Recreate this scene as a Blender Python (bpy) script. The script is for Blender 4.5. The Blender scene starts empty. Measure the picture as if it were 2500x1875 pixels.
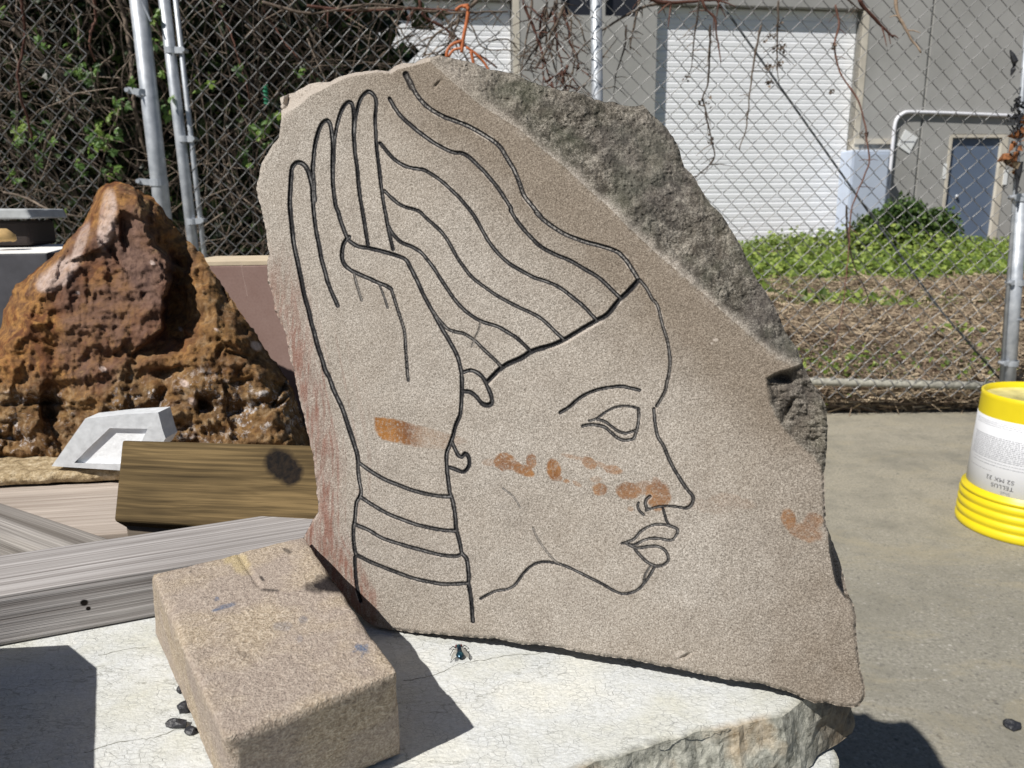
import bpy, bmesh, math, random
import numpy as np
from mathutils import Vector, Matrix
R_ = math.radians
random.seed(7); rng = np.random.default_rng(7)
S = bpy.context.scene
C = S.collection

# ------------------------------------------------------------------ camera
F_PX = 1850.0; PITCH = R_(13.0); ROLL = R_(0.85); H = 0.86
ZS = H - 0.29                                  # top of the pale slab
cam_d = bpy.data.cameras.new('camera'); cam = bpy.data.objects.new('camera', cam_d); C.objects.link(cam)
S.camera = cam
_F = Vector((0, math.cos(PITCH), -math.sin(PITCH))); _U0 = Vector((0, math.sin(PITCH), math.cos(PITCH))); _R0 = Vector((1, 0, 0))
_R = _R0*math.cos(ROLL) - _U0*math.sin(ROLL); _U = _R0*math.sin(ROLL) + _U0*math.cos(ROLL)
m = Matrix((_R, _U, -_F)).transposed().to_4x4(); m.translation = Vector((0, 0, H)); cam.matrix_world = m
cam_d.sensor_width = 36; cam_d.lens = F_PX/2500*36; cam_d.clip_start = 0.02; cam_d.clip_end = 400
cam_d.dof.use_dof = True; cam_d.dof.focus_distance = 0.56; cam_d.dof.aperture_fstop = 17.0
# ------------------------------------------------------------------ light
SUN_AZ = R_(43); SUN_EL = R_(49.5)
SDIR = Vector((-math.cos(SUN_AZ)*math.cos(SUN_EL), -math.sin(SUN_AZ)*math.cos(SUN_EL), math.sin(SUN_EL)))  # towards the sun
w = bpy.data.worlds.new('World'); S.world = w; w.use_nodes = True
nt = w.node_tree; bg = nt.nodes['Background']
sky = nt.nodes.new('ShaderNodeTexSky'); sky.sky_type = 'NISHITA'; sky.sun_disc = False
sky.sun_elevation = SUN_EL; sky.sun_rotation = math.atan2(SDIR.x, SDIR.y)
sky.air_density = 0.75; sky.dust_density = 0.3; sky.altitude = 300
nt.links.new(sky.outputs[0], bg.inputs[0]); bg.inputs[1].default_value = 0.05
sd = bpy.data.lights.new('sun', 'SUN'); sd.energy = 5.0; sd.angle = R_(0.53); sd.color = (1, 0.955, 0.89)
so = bpy.data.objects.new('sun', sd); C.objects.link(so); so.location = (-3, -3, 5)
so.rotation_euler = (-SDIR).to_track_quat('-Z', 'Y').to_euler()
S.view_settings.view_transform = 'Standard'; S.view_settings.look = 'None'
S.view_settings.exposure = 0.13; S.view_settings.gamma = 1; S.view_settings.use_curve_mapping = False

# ------------------------------------------------------------------ maths helpers
CAM = np.array([0, 0, H]); rR, rU, rF = (np.array(v) for v in (_R, _U, _F))
def ray(x, y):
    x = np.asarray(x, float); y = np.asarray(y, float)
    return ((x-1250)/F_PX)[..., None]*rR - ((y-937.5)/F_PX)[..., None]*rU + rF
def at_z(x, y, z):
    d = ray(x, y); return CAM + d*((z-H)/d[..., 2])[..., None]
def at_y(x, y, Y):
    d = ray(x, y); return CAM + d*(Y/d[..., 1])[..., None]
def at_plane(x, y, P0, n, Fd=0.0):
    d = ray(x, y); t = (np.dot(P0-CAM, n) - Fd)/(d@n); return CAM + d*t[..., None]
def catmull(pts, step=4.0):
    p = np.array(pts, float)
    if len(p) < 3:
        q = p
    else:
        P = np.vstack([2*p[0]-p[1], p, 2*p[-1]-p[-2]]); out = []
        for i in range(1, len(P)-2):
            n = max(2, int(np.linalg.norm(P[i+1]-P[i])/step))
            t = np.linspace(0, 1, n, endpoint=False)[:, None]
            out.append(0.5*((2*P[i]) + (-P[i-1]+P[i+1])*t + (2*P[i-1]-5*P[i]+4*P[i+1]-P[i+2])*t**2 + (-P[i-1]+3*P[i]-3*P[i+1]+P[i+2])*t**3))
        q = np.vstack(out+[p[-1:]])
    return q
def _hash(ix, iy, iz, seed):
    h = (ix.astype(np.int64)*374761393 + iy.astype(np.int64)*668265263 + iz.astype(np.int64)*2147483647 + seed*974634777) & 0xffffffff
    h = ((h ^ (h >> 13))*1274126177) & 0xffffffff
    h = ((h ^ (h >> 16))*2246822519) & 0xffffffff
    return ((h ^ (h >> 15)) & 0xffffff)/float(0xffffff)
def vnoise(p, seed=0):
    p = np.asarray(p, float); i = np.floor(p); f = p-i; f = f*f*(3-2*f); r = 0
    for dx in (0, 1):
        for dy in (0, 1):
            for dz in (0, 1):
                wgt = (f[..., 0] if dx else 1-f[..., 0])*(f[..., 1] if dy else 1-f[..., 1])*(f[..., 2] if dz else 1-f[..., 2])
                r = r + wgt*_hash(i[..., 0]+dx, i[..., 1]+dy, i[..., 2]+dz, seed)
    return r*2-1
def fbm(p, scale, octv=4, seed=0, gain=0.5):
    p = np.asarray(p, float)*scale; a = 1; s = 0; t = 0
    for k in range(octv):
        s = s + a*vnoise(p+17.3*k, seed+k); t += a; a *= gain; p = p*2.03
    return s/t
def ridged(p, scale, octv=4, seed=0):
    p = np.asarray(p, float)*scale; a = 1; s = 0; t = 0
    for k in range(octv):
        s = s + a*(1-2*np.abs(vnoise(p+9.1*k, seed+k))); t += a; a *= .5; p = p*2.1
    return s/t
def worley(p, scale, seed=0):
    p = np.asarray(p, float)*scale; i = np.floor(p); best = np.full(p.shape[:-1], 9.0)
    for dx in (-1, 0, 1):
        for dy in (-1, 0, 1):
            c = i+np.array([dx, dy, 0]); k = [_hash(c[..., 0], c[..., 1], c[..., 2]*0, seed+7*m_) for m_ in (1, 2)]
            d = (c[..., 0]+k[0]-p[..., 0])**2+(c[..., 1]+k[1]-p[..., 1])**2; best = np.minimum(best, d)
    return 1-np.sqrt(best)
def sstep(a, b, x):
    t = np.clip((x-a)/(b-a), 0, 1); return t*t*(3-2*t)
def in_poly(x, y, poly):
    r = np.zeros(np.shape(x), bool); n = len(poly)
    for i in range(n):
        x0, y0 = poly[i]; x1, y1 = poly[(i+1) % n]
        if y0 == y1: continue
        c = ((y0 > y) != (y1 > y)) & (x < (x1-x0)*(y-y0)/(y1-y0)+x0); r ^= c
    return r
def seg_near(x, y, loop, closed=True):
    """nearest distance and nearest point on a polyline"""
    best = np.full(x.shape, 1e18); bx = np.zeros_like(x); by = np.zeros_like(x); n = len(loop)
    for i in range(n if closed else n-1):
        ax, ay = loop[i]; cx, cy = loop[(i+1) % n]; vx, vy = cx-ax, cy-ay; L = vx*vx+vy*vy+1e-9
        t = np.clip(((x-ax)*vx+(y-ay)*vy)/L, 0, 1); qx = ax+t*vx; qy = ay+t*vy; d = (x-qx)**2+(y-qy)**2
        k = d < best; best = np.where(k, d, best); bx = np.where(k, qx, bx); by = np.where(k, qy, by)
    return np.sqrt(best), bx, by

# ------------------------------------------------------------------ object helpers
def tag(o, label=None, cat=None, group=None, kind=None):
    if label: o['label'] = label
    if cat: o['category'] = cat
    if group: o['group'] = group
    if kind: o['kind'] = kind
    return o
def empty(name, loc=(0, 0, 0), label=None, cat=None, group=None):
    o = bpy.data.objects.new(name, None); C.objects.link(o); o.location = loc; o.empty_display_size = .05
    return tag(o, label, cat, group)
def link(name, me, mat=None, parent=None, smooth=False, matrix=None):
    """links a mesh given in world coordinates (or in local ones with matrix); keeps it in place under its parent"""
    if mat is not None and not me.materials: me.materials.append(mat)
    if smooth: me.polygons.foreach_set('use_smooth', [True]*len(me.polygons))
    o = bpy.data.objects.new(name, me); C.objects.link(o)
    if matrix is not None: o.matrix_basis = matrix
    if parent is not None:
        o.parent = parent; o.matrix_parent_inverse = world_of(parent).inverted()
    return o
def world_of(o):
    mm = o.matrix_basis.copy()
    if o.parent: mm = world_of(o.parent) @ o.matrix_parent_inverse @ mm
    return mm
def np_mesh(name, v, f, attrs=None):
    """v Nx3, f list of arrays (each Mxk with k = 3 or 4)"""
    me = bpy.data.meshes.new(name); v = np.asarray(v, np.float32)
    fs = [np.asarray(a, np.int32) for a in (f if isinstance(f, list) else [f]) if len(a)]
    me.vertices.add(len(v)); me.vertices.foreach_set('co', v.ravel())
    li = np.concatenate([a.ravel() for a in fs]); tot = np.concatenate([np.full(len(a), a.shape[1], np.int32) for a in fs])
    st = np.concatenate([[0], np.cumsum(tot)[:-1]]).astype(np.int32)
    me.loops.add(len(li)); me.loops.foreach_set('vertex_index', li)
    me.polygons.add(len(tot)); me.polygons.foreach_set('loop_start', st); me.polygons.foreach_set('loop_total', tot)
    me.update(calc_edges=True); me.validate(); me.polygons.foreach_set('use_smooth', [False]*len(me.polygons))
    if attrs:
        for k, a in attrs.items():
            at = me.attributes.new(k, 'FLOAT_COLOR', 'POINT'); a = np.asarray(a, np.float32)
            at.data.foreach_set('color', a.ravel())
    return me
class MB:
    """collects simple shapes"""
    def __init__(s): s.v = []; s.f3 = []; s.f4 = []; s.n = 0
    def add(s, v, f3=(), f4=()):
        s.v.append(np.asarray(v, float))
        if len(f3): s.f3.append(np.asarray(f3)+s.n)
        if len(f4): s.f4.append(np.asarray(f4)+s.n)
        s.n += len(v)
    def box(s, lo, hi, M=None):
        x0, y0, z0 = lo; x1, y1, z1 = hi
        v = np.array([[x0,y0,z0],[x1,y0,z0],[x1,y1,z0],[x0,y1,z0],[x0,y0,z1],[x1,y0,z1],[x1,y1,z1],[x0,y1,z1]], float)
        if M is not None: v = xf(M, v)
        s.add(v, f4=[[0,3,2,1],[4,5,6,7],[0,1,5,4],[1,2,6,5],[2,3,7,6],[3,0,4,7]])
    def tube(s, pts, r, n=6, cap=True):
        p = np.asarray(pts, float); r = np.broadcast_to(np.asarray(r, float), (len(p),))
        t = np.gradient(p, axis=0); t /= np.linalg.norm(t, axis=1)[:, None]+1e-12
        ref = np.array([0, 0, 1.]) if abs(t[0, 2]) < .9 else np.array([1., 0, 0])
        a = np.cross(t, ref); a /= np.linalg.norm(a, axis=1)[:, None]+1e-9; b = np.cross(t, a)
        th = np.arange(n)/n*2*math.pi
        v = p[:, None, :] + r[:, None, None]*(np.cos(th)[None, :, None]*a[:, None, :] + np.sin(th)[None, :, None]*b[:, None, :])
        v = v.reshape(-1, 3); k = len(p); i = np.arange(k-1)[:, None]*n; j = np.arange(n)[None, :]; j2 = (j+1) % n
        f = np.stack([i+j, i+j2, i+n+j2, i+n+j], -1).reshape(-1, 4); f3 = []
        if cap and n > 4:
            v = np.vstack([v, p[:1], p[-1:]])
            f3 = [[k*n, (q+1) % n, q] for q in range(n)] + [[k*n+1, (k-1)*n+q, (k-1)*n+(q+1) % n] for q in range(n)]
        elif cap:
            f = np.vstack([f, [[3, 2, 1, 0]] if n == 4 else f[:0], [[(k-1)*n+q for q in range(4)]] if n == 4 else f[:0]])
        s.add(v, f3, f)
    def ell(s, c, rad, n=12, mrings=8, M=None):
        th = np.linspace(0, math.pi, mrings+1); ph = np.arange(n)/n*2*math.pi
        v = np.stack([np.sin(th)[:, None]*np.cos(ph), np.sin(th)[:, None]*np.sin(ph), np.cos(th)[:, None]+0*ph], -1).reshape(-1, 3)*np.array(rad)
        if M is not None: v = xf(M, v)
        v = v+np.array(c); i = np.arange(mrings)[:, None]*n; j = np.arange(n)[None, :]; j2 = (j+1) % n
        s.add(v, f4=np.stack([i+j, i+n+j, i+n+j2, i+j2], -1).reshape(-1, 4))
    def mesh(s, name):
        return np_mesh(name, np.vstack(s.v), [np.vstack(a) for a in (s.f3, s.f4) if a])
    def build(s, name, mat, parent=None, smooth=False, matrix=None): return link(name, s.mesh(name), mat, parent, smooth, matrix)
def xf(M, v):
    A = np.array(M); v = np.asarray(v, float)
    return v@A[:3, :3].T + A[:3, 3]
def bevel(o, wd=0.004, seg=2):
    b = o.modifiers.new('bevel', 'BEVEL'); b.width = wd; b.segments = seg; b.limit_method = 'ANGLE'; return o
def frame(origin, xdir, ydir=None, zdir=None):
    x = Vector(xdir).normalized(); z = Vector(zdir if zdir is not None else (0, 0, 1)); z = (z - x*z.dot(x)).normalized(); y = z.cross(x)
    M = Matrix((x, y, z)).transposed().to_4x4(); M.translation = Vector(origin); return M

# ------------------------------------------------------------------ material helpers
class Mat:
    def __init__(s, name, rough=.85, spec=.3, metal=0.0):
        s.m = bpy.data.materials.new(name); s.m.use_nodes = True; s.t = s.m.node_tree; s.b = s.t.nodes['Principled BSDF']
        s.b.inputs['Roughness'].default_value = rough; s.b.inputs['Specular IOR Level'].default_value = spec; s.b.inputs['Metallic'].default_value = metal
    def n(s, typ, **kw):
        q = s.t.nodes.new('ShaderNode'+typ)
        for k, v in kw.items(): setattr(q, k, v)
        return q
    def put(s, sock, v):
        if isinstance(v, bpy.types.NodeSocket): s.t.links.new(v, sock)
        elif v is not None:
            if hasattr(sock.default_value, '__len__') and not hasattr(v, '__len__'): v = [v]*len(sock.default_value)
            if hasattr(v, '__len__') and len(v) == 3 and len(sock.default_value) == 4: v = (*v, 1)
            sock.default_value = v
    def obj(s): return s.n('TexCoord').outputs['Object']
    def attr(s, name):
        a = s.n('Attribute', attribute_name=name); sep = s.n('SeparateColor'); s.t.links.new(a.outputs['Color'], sep.inputs[0])
        return sep.outputs[0], sep.outputs[1], sep.outputs[2], a.outputs['Alpha']
    def map(s, vec, scale=(1, 1, 1), loc=(0, 0, 0), rot=(0, 0, 0)):
        q = s.n('Mapping'); s.put(q.inputs[0], vec); q.inputs['Scale'].default_value = scale; q.inputs['Location'].default_value = loc; q.inputs['Rotation'].default_value = rot
        return q.outputs[0]
    def noise(s, vec, scale, detail=3, rough=.55, dist=0):
        q = s.n('TexNoise'); s.put(q.inputs['Vector'], vec); q.inputs['Scale'].default_value = scale; q.inputs['Detail'].default_value = detail
        q.inputs['Roughness'].default_value = rough; q.inputs['Distortion'].default_value = dist; return q.outputs['Fac']
    def vor(s, vec, scale, feature='F1', out='Distance', rand=1):
        q = s.n('TexVoronoi', feature=feature); s.put(q.inputs['Vector'], vec); q.inputs['Scale'].default_value = scale; q.inputs['Randomness'].default_value = rand
        return q.outputs[out]
    def ramp(s, fac, stops, interp='LINEAR'):
        q = s.n('ValToRGB'); s.put(q.inputs[0], fac); e = q.color_ramp.elements; q.color_ramp.interpolation = interp
        while len(e) < len(stops): e.new(.5)
        for i, (p, c) in enumerate(stops):
            e[i].position = p; e[i].color = (c, c, c, 1) if not hasattr(c, '__len__') else (*c, 1)
        return q.outputs[0]
    def mix(s, fac, a, b, mode='MIX'):
        q = s.n('Mix', data_type='RGBA', blend_type=mode); s.put(q.inputs[0], fac); s.put(q.inputs[6], a); s.put(q.inputs[7], b); return q.outputs[2]
    def math(s, op, a, b=None, clamp=False):
        q = s.n('Math', operation=op); q.use_clamp = clamp; s.put(q.inputs[0], a)
        if b is not None: s.put(q.inputs[1], b)
        return q.outputs[0]
    def bump(s, h, strength=.5, dist=.002, normal=None):
        q = s.n('Bump'); s.put(q.inputs['Height'], h); q.inputs['Strength'].default_value = strength; q.inputs['Distance'].default_value = dist
        if normal is not None: s.put(q.inputs['Normal'], normal)
        return q.outputs[0]
    def island(s): return s.n('NewGeometry').outputs['Random Per Island']
    def rand(s): return s.n('ObjectInfo').outputs['Random']
    def done(s, col=None, normal=None, rough=None):
        if col is not None: s.put(s.b.inputs['Base Color'], col)
        if normal is not None: s.put(s.b.inputs['Normal'], normal)
        if rough is not None: s.put(s.b.inputs['Roughness'], rough)
        return s.m
def simple(name, col, rough=.8, spec=.3, metal=0, var=.15, scale=20, bmp=0, bdist=.002):
    q = Mat(name, rough, spec, metal); o = q.obj(); nz = q.noise(o, scale, 4)
    lo = [c*(1-var) for c in col]; hi = [min(1, c*(1+var)) for c in col]
    return q.done(q.ramp(nz, [(.3, lo), (.7, hi)]), q.bump(nz, bmp, bdist) if bmp else None)

# stone of the carving
q = Mat('carved_sandstone', .9, .2); o = q.obj()
ink, chip, rust, facet = q.attr('marks'); red, rub_hi, dark, wht = q.attr('tint')
g1 = q.noise(o, 1050, 2, .65); g2 = q.noise(o, 1900, 1); big = q.noise(o, 9, 3); mid = q.noise(o, 130, 3, .7)
grain = q.math('ADD', q.math('MULTIPLY', g1, .65), q.math('MULTIPLY', g2, .35))
col = q.ramp(grain, [(.32, (.125, .108, .090)), (.5, (.36, .326, .285)), (.68, (.66, .615, .56))])
col = q.mix(q.ramp(big, [(.4, 0), (.65, .35)]), col, q.mix(.5, col, (.30, .235, .165)))
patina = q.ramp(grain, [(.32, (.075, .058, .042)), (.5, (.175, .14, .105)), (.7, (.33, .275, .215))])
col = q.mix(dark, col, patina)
fc = q.ramp(q.math('ADD', q.math('MULTIPLY', grain, .55), q.math('MULTIPLY', mid, .45)), [(.33, (.010, .009, .007)), (.49, (.082, .074, .060)), (.66, (.38, .35, .30))])
gr = q.mix(q.ramp(q.noise(o, 28, 4, .6), [(.45, 0), (.62, .55)]), fc, q.mix(.6, fc, (.06, .075, .045)))
gr = q.mix(q.ramp(q.noise(o, 16, 3), [(.45, 0), (.6, .5)]), gr, q.mix(.5, gr, (.09, .08, .085)))
col = q.mix(facet, col, gr)
redn = q.ramp(q.noise(q.map(o, (260, 260, 18)), 1, 3, .6), [(.42, 0), (.6, 1)])
saw = q.noise(q.map(o, (420, 420, 9)), 1, 2, .5); col = q.mix(q.math('MULTIPLY', q.ramp(saw, [(.42, 0), (.66, .75)]), q.math('ADD', red, .10), True), col, q.mix(.5, col, (.12, .07, .05)))
col = q.mix(q.math('MULTIPLY', red, q.math('ADD', q.math('MULTIPLY', redn, .65), .25), True), col, q.mix(.72, col, (.20, .065, .04)))
blot = q.noise(o, 42, 5, .65); col = q.mix(q.ramp(blot, [(.5, 0), (.75, .4)]), col, q.mix(.5, col, (.13, .10, .08)))
rn = q.ramp(q.noise(o, 420, 4, .75), [(.34, .35), (.52, 1)])
rcol = q.ramp(q.noise(o, 45, 3), [(.35, (.30, .135, .038)), (.65, (.155, .062, .022))])
col = q.mix(q.math('MULTIPLY', rust, rn, True), col, rcol)
inkc = q.ramp(q.noise(o, 1300, 2, .7), [(.35, (.004, .004, .006)), (.75, (.022, .023, .027))])
col = q.mix(q.math('MULTIPLY', ink, q.ramp(q.noise(o, 900, 2, .7), [(.3, .92), (.6, 1)]), True), col, inkc)
col = q.mix(q.math('MULTIPLY', rub_hi, q.ramp(q.noise(o, 300, 3, .7), [(.35, 0), (.6, 1)]), True), col, (.23, .225, .22))  # rubbed groove bottoms, their highlight painted in grey
col = q.mix(q.math('MULTIPLY', chip, q.ramp(q.noise(o, 700, 2, .7), [(.42, 0), (.58, 1)]), True), col, (.66, .62, .57))
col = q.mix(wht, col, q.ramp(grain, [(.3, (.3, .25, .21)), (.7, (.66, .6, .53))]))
nb = q.bump(q.math('ADD', grain, q.math('MULTIPLY', q.math('MULTIPLY', mid, facet), 3.0)), .55, .0009)
M_STONE = q.done(col, nb)
# rough buff block
q = Mat('buff_sandstone', .92, .2); o = q.obj()
g = q.noise(o, 800, 2, .7); g3 = q.noise(o, 380, 3, .7); big = q.noise(o, 22, 3)
col = q.ramp(q.math('ADD', q.math('MULTIPLY', g, .55), q.math('MULTIPLY', g3, .45)), [(.3, (.16, .12, .08)), (.5, (.41, .335, .25)), (.68, (.70, .61, .49))])
col = q.mix(q.ramp(big, [(.40, 0), (.58, .65)]), col, q.mix(.5, col, (.27, .235, .26)))
c1, c2, c3, c4 = q.attr('marks')
col = q.mix(c1, col, (.025, .02, .02)); col = q.mix(q.math('MULTIPLY', c2, q.ramp(g, [(.35, .3), (.6, 1)]), True), col, (.10, .14, .22)); col = q.mix(c3, col, q.mix(.5, col, (.5, .40, .18)))
M_BUFF = q.done(col, q.bump(q.math('ADD', g, q.math('MULTIPLY', g3, 1.5)), .8, .0012))
# pale slab
q = Mat('pale_limestone', .8, .25); o = q.obj()
wv = q.noise(o, 60, 4, .6); dst = q.mix(.12, o, q.n('TexNoise').outputs['Color'])
vd = q.vor(q.map(q.mix(.02, o, q.n('TexNoise').outputs['Color'], 'ADD'), (1, 1.9, 1)), 170, 'DISTANCE_TO_EDGE'); vd2 = q.vor(q.map(o, (1, 2.2, 1), (3, 1, 0)), 330, 'DISTANCE_TO_EDGE')
col = q.ramp(q.noise(o, 14, 4, .6), [(.3, (.58, .58, .50)), (.5, (.64, .66, .66)), (.7, (.74, .73, .65))])
edge = q.math('MULTIPLY', q.ramp(vd, [(.0, 1), (.035, 0)]), q.ramp(wv, [(.38, 0), (.58, .95)]), True)
col = q.mix(edge, col, (.36, .37, .36)); col = q.mix(q.math('MULTIPLY', q.ramp(vd2, [(0, 1), (.05, 0)]), .25), col, (.40, .40, .38))
col = q.mix(q.ramp(q.noise(q.map(o, (1, 1.8, 1)), 260, 4, .7, 1.2), [(.35, .5), (.6, 0)]), col, (.40, .41, .38))
crk = q.math('MULTIPLY', q.ramp(q.math('ABSOLUTE', q.math('SUBTRACT', q.noise(q.map(o, (4, 11, 5), rot=(0, 0, .12)), 1, 7, .6), .52)), [(0, 1), (.0028, 0)]), .6)
col = q.mix(crk, col, (.20, .20, .17))
si, sb, sw, sx = q.attr('marks')
rk = q.ramp(q.noise(o, 180, 5, .7), [(.3, (.12, .12, .10)), (.5, (.36, .36, .31)), (.7, (.58, .57, .50))])
rk = q.mix(q.ramp(q.noise(o, 25, 3), [(.5, 0), (.62, .7)]), rk, q.mix(.5, rk, (.42, .26, .11)))
col = q.mix(si, col, rk); col = q.mix(sb, col, q.mix(.7, col, (.085, .06, .04)))
M_SLAB = q.done(col, q.bump(q.math('ADD', q.math('ADD', q.noise(o, 300, 4, .65), q.math('MULTIPLY', q.noise(q.map(o, (1, 1.8, 1)), 120, 3, .6, 1.5), 1.2)), q.math('MULTIPLY', edge, -.7)), .5, .0013))
# wood
def wood(name, c_lo, c_hi, grain=(3, 170, 170), knots=(), ridges=.6, seed=0, dirt=.3, warp=.022, ctr=1.0):
    q = Mat(name, .85, .2); o = q.obj(); o2 = o; km = None
    for (kx, ky, kz, kr) in knots:
        vm = q.n('VectorMath', operation='DISTANCE'); q.t.links.new(o, vm.inputs[0]); vm.inputs[1].default_value = (kx, ky, kz)
        f = q.ramp(q.math('ADD', q.math('DIVIDE', vm.outputs['Value'], kr*2), q.math('MULTIPLY', q.math('SUBTRACT', q.noise(o, 60, 3), .5), .3)), [(.3, 1), (.45, 0)])
        km = f if km is None else q.math('MAXIMUM', km, f)
    wrp = q.noise(q.map(o, (5, 14, 14), loc=(seed, 0, 0)), 1, 2)
    vv = q.n('VectorMath', operation='ADD'); q.t.links.new(o, vv.inputs[0]); cmb = q.n('CombineXYZ')
    sh = q.math('MULTIPLY', q.math('SUBTRACT', wrp, .5), warp); q.t.links.new(sh, cmb.inputs[1]); q.t.links.new(sh, cmb.inputs[2]); q.t.links.new(cmb.outputs[0], vv.inputs[1])
    a = q.noise(q.map(vv.outputs[0], grain, loc=(seed*3.1, seed, 0)), 1, 3, .6); fine = q.noise(q.map(o, (grain[0]*4, grain[1]*5, grain[2]*5)), 1, 2, .6)
    big = q.noise(q.map(o, (6, 20, 20), loc=(seed, 2, 0)), 1, 3)
    mid = [(x+y)/2 for x, y in zip(c_lo, c_hi)]
    col = q.ramp(a, [(.3, c_lo), (.5, mid), (.66, c_hi)]); col = q.mix(q.ramp(fine, [(.3, .3), (.6, 0)]), col, [c*.35 for c in c_lo])
    col = q.mix(q.ramp(big, [(.4, 0), (.7, dirt)]), col, [c*.6 for c in c_lo])
    if km is not None: col = q.mix(km, col, q.ramp(q.noise(o, 180, 4, .7), [(.40, (.003, .002, .002)), (.70, (.022, .014, .008))]))
    return q.done(col, q.bump(q.math('ADD', a, q.math('MULTIPLY', fine, .25)), ridges, .0022))
M_W5 = wood('pallet_wood', (.10, .08, .06), (.24, .20, .16), grain=(2, 90, 90), seed=12)
# rusty rock
q = Mat('iron_rich_rock', .95, .1); o = q.obj()
a = q.noise(o, 15, 6, .68, .8); b = q.noise(q.map(o, loc=(3, 1, 2)), 55, 6, .72); e = q.noise(o, 160, 3, .7)
zv, gv, wv_, pv = q.attr('marks')
col = q.ramp(a, [(.3, (.075, .035, .020)), (.42, (.19, .08, .032)), (.50, (.36, .19, .065)), (.60, (.14, .072, .042)), (.68, (.50, .33, .15))])
col = q.mix(q.ramp(b, [(.4, .0), (.6, .65)]), col, (.10, .048, .030))
col = q.mix(pv, col, q.ramp(b, [(.35, (.07, .042, .036)), (.65, (.20, .125, .095))]))
ol = q.ramp(q.noise(o, 70, 4, .7), [(.3, (.035, .022, .012)), (.5, (.16, .10, .045)), (.68, (.34, .26, .16))])
col = q.mix(zv, col, ol)
col = q.mix(q.math('MULTIPLY', gv, q.ramp(q.noise(q.map(o, loc=(1, 5, 2)), 85, 4, .75), [(.53, 0), (.60, 1)]), True), col, q.ramp(e, [(.4, (.20, .18, .18)), (.6, (.66, .64, .63))]))
col = q.mix(q.math('MULTIPLY', wv_, q.ramp(b, [(.3, .4), (.6, 1)]), True), col, (.56, .45, .40))
col = q.mix(q.ramp(e, [(.3, .5), (.5, 0)]), col, (.03, .016, .01))
M_RUST = q.done(col, q.bump(q.math('ADD', b, q.math('MULTIPLY', e, .4)), .8, .0042))
# others
M_MARBLE = simple('white_marble', (.60, .62, .64), .75, .3, var=.14, scale=90, bmp=.4)
M_MARBLE_IN = simple('cut_white_marble', (.84, .86, .88), .7, .3, var=.06, scale=160, bmp=.4)
q = Mat('red_sandstone', .85, .25); o = q.obj(); col = q.ramp(q.noise(o, 12, 3), [(.3, (.26, .165, .14)), (.7, (.36, .255, .225))])
M_RED = q.done(q.mix(q.ramp(q.noise(o, 300, 2), [(.3, .25), (.6, 0)]), col, (.18, .11, .09)))
M_CREAM = simple('cream_stone_edge', (.60, .50, .36), .8, var=.12, scale=40)
M_SLATE = simple('dark_grey_stone', (.075, .075, .085), .7, .3, var=.25, scale=30, bmp=.2)
M_WHITECUT = simple('white_sawn_stone', (.80, .80, .78), .7, var=.06, scale=60)
M_GREY_ST = simple('light_grey_stone', (.40, .42, .43), .8, var=.25, scale=40, bmp=.3)
M_LEDGE = None
q = Mat('yellow_ledge_stone', .9, .2); o = q.obj(); col = q.ramp(q.noise(o, 90, 5, .75), [(.3, (.10, .07, .04)), (.5, (.38, .29, .17)), (.68, (.62, .52, .36))])
M_LEDGE = q.done(col, q.bump(q.noise(o, 150, 4, .7), .8, .004))
q = Mat('galvanised_steel', .48, .5, .35); o = q.obj(); z = q.noise(o, 30, 4); col = q.ramp(z, [(.3, (.34, .37, .41)), (.7, (.55, .58, .62))])
M_GALV = q.done(q.mix(q.ramp(q.noise(o, 220, 3, .7), [(.55, 0), (.75, .35)]), col, (.22, .22, .22)), q.bump(z, .1, .001))
q = Mat('wire_steel', .5, .5, .4); o = q.obj(); M_WIRE = q.done(q.ramp(q.noise(o, 9, 3), [(.35, (.12, .12, .12)), (.65, (.25, .25, .25))]))
M_DARKROD = simple('dark_truss_rod', (.09, .10, .11), .6, .4, .2, scale=40)
M_RAIL = simple('weathered_rail', (.36, .35, .30), .8, .3, .1, var=.35, scale=60, bmp=.4)
M_YEL = simple('yellow_plastic', (.72, .58, .012), .38, .5, var=.05, scale=14)
M_LBL = simple('white_label', (.72, .735, .77), .45, .4, var=.02, scale=14)
M_BASE = simple('pail_base_plastic', (.62, .55, .22), .5, .4, var=.25, scale=25)
M_INK = simple('black_print', (.03, .03, .04), .5, .3); M_INK2 = simple('grey_print', (.24, .25, .28), .5, .3)
M_BLACKCHIP = simple('black_stone_chip', (.022, .023, .028), .5, .5, var=.4, scale=300, bmp=.5)
M_SOOT = M_BLACKCHIP
q = Mat('fly_shell', .22, .6, .6); o = q.obj(); M_FLY = q.done(q.ramp(q.noise(o, 400, 2), [(.35, (.01, .02, .04)), (.65, (.03, .11, .15))]))
M_FLYLEG = simple('fly_legs', (.012, .012, .012), .6)
q = Mat('fly_wing_membrane', .25, .5); q.b.inputs['Alpha'].default_value = .75; M_WING = q.done((.30, .29, .26))
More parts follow.
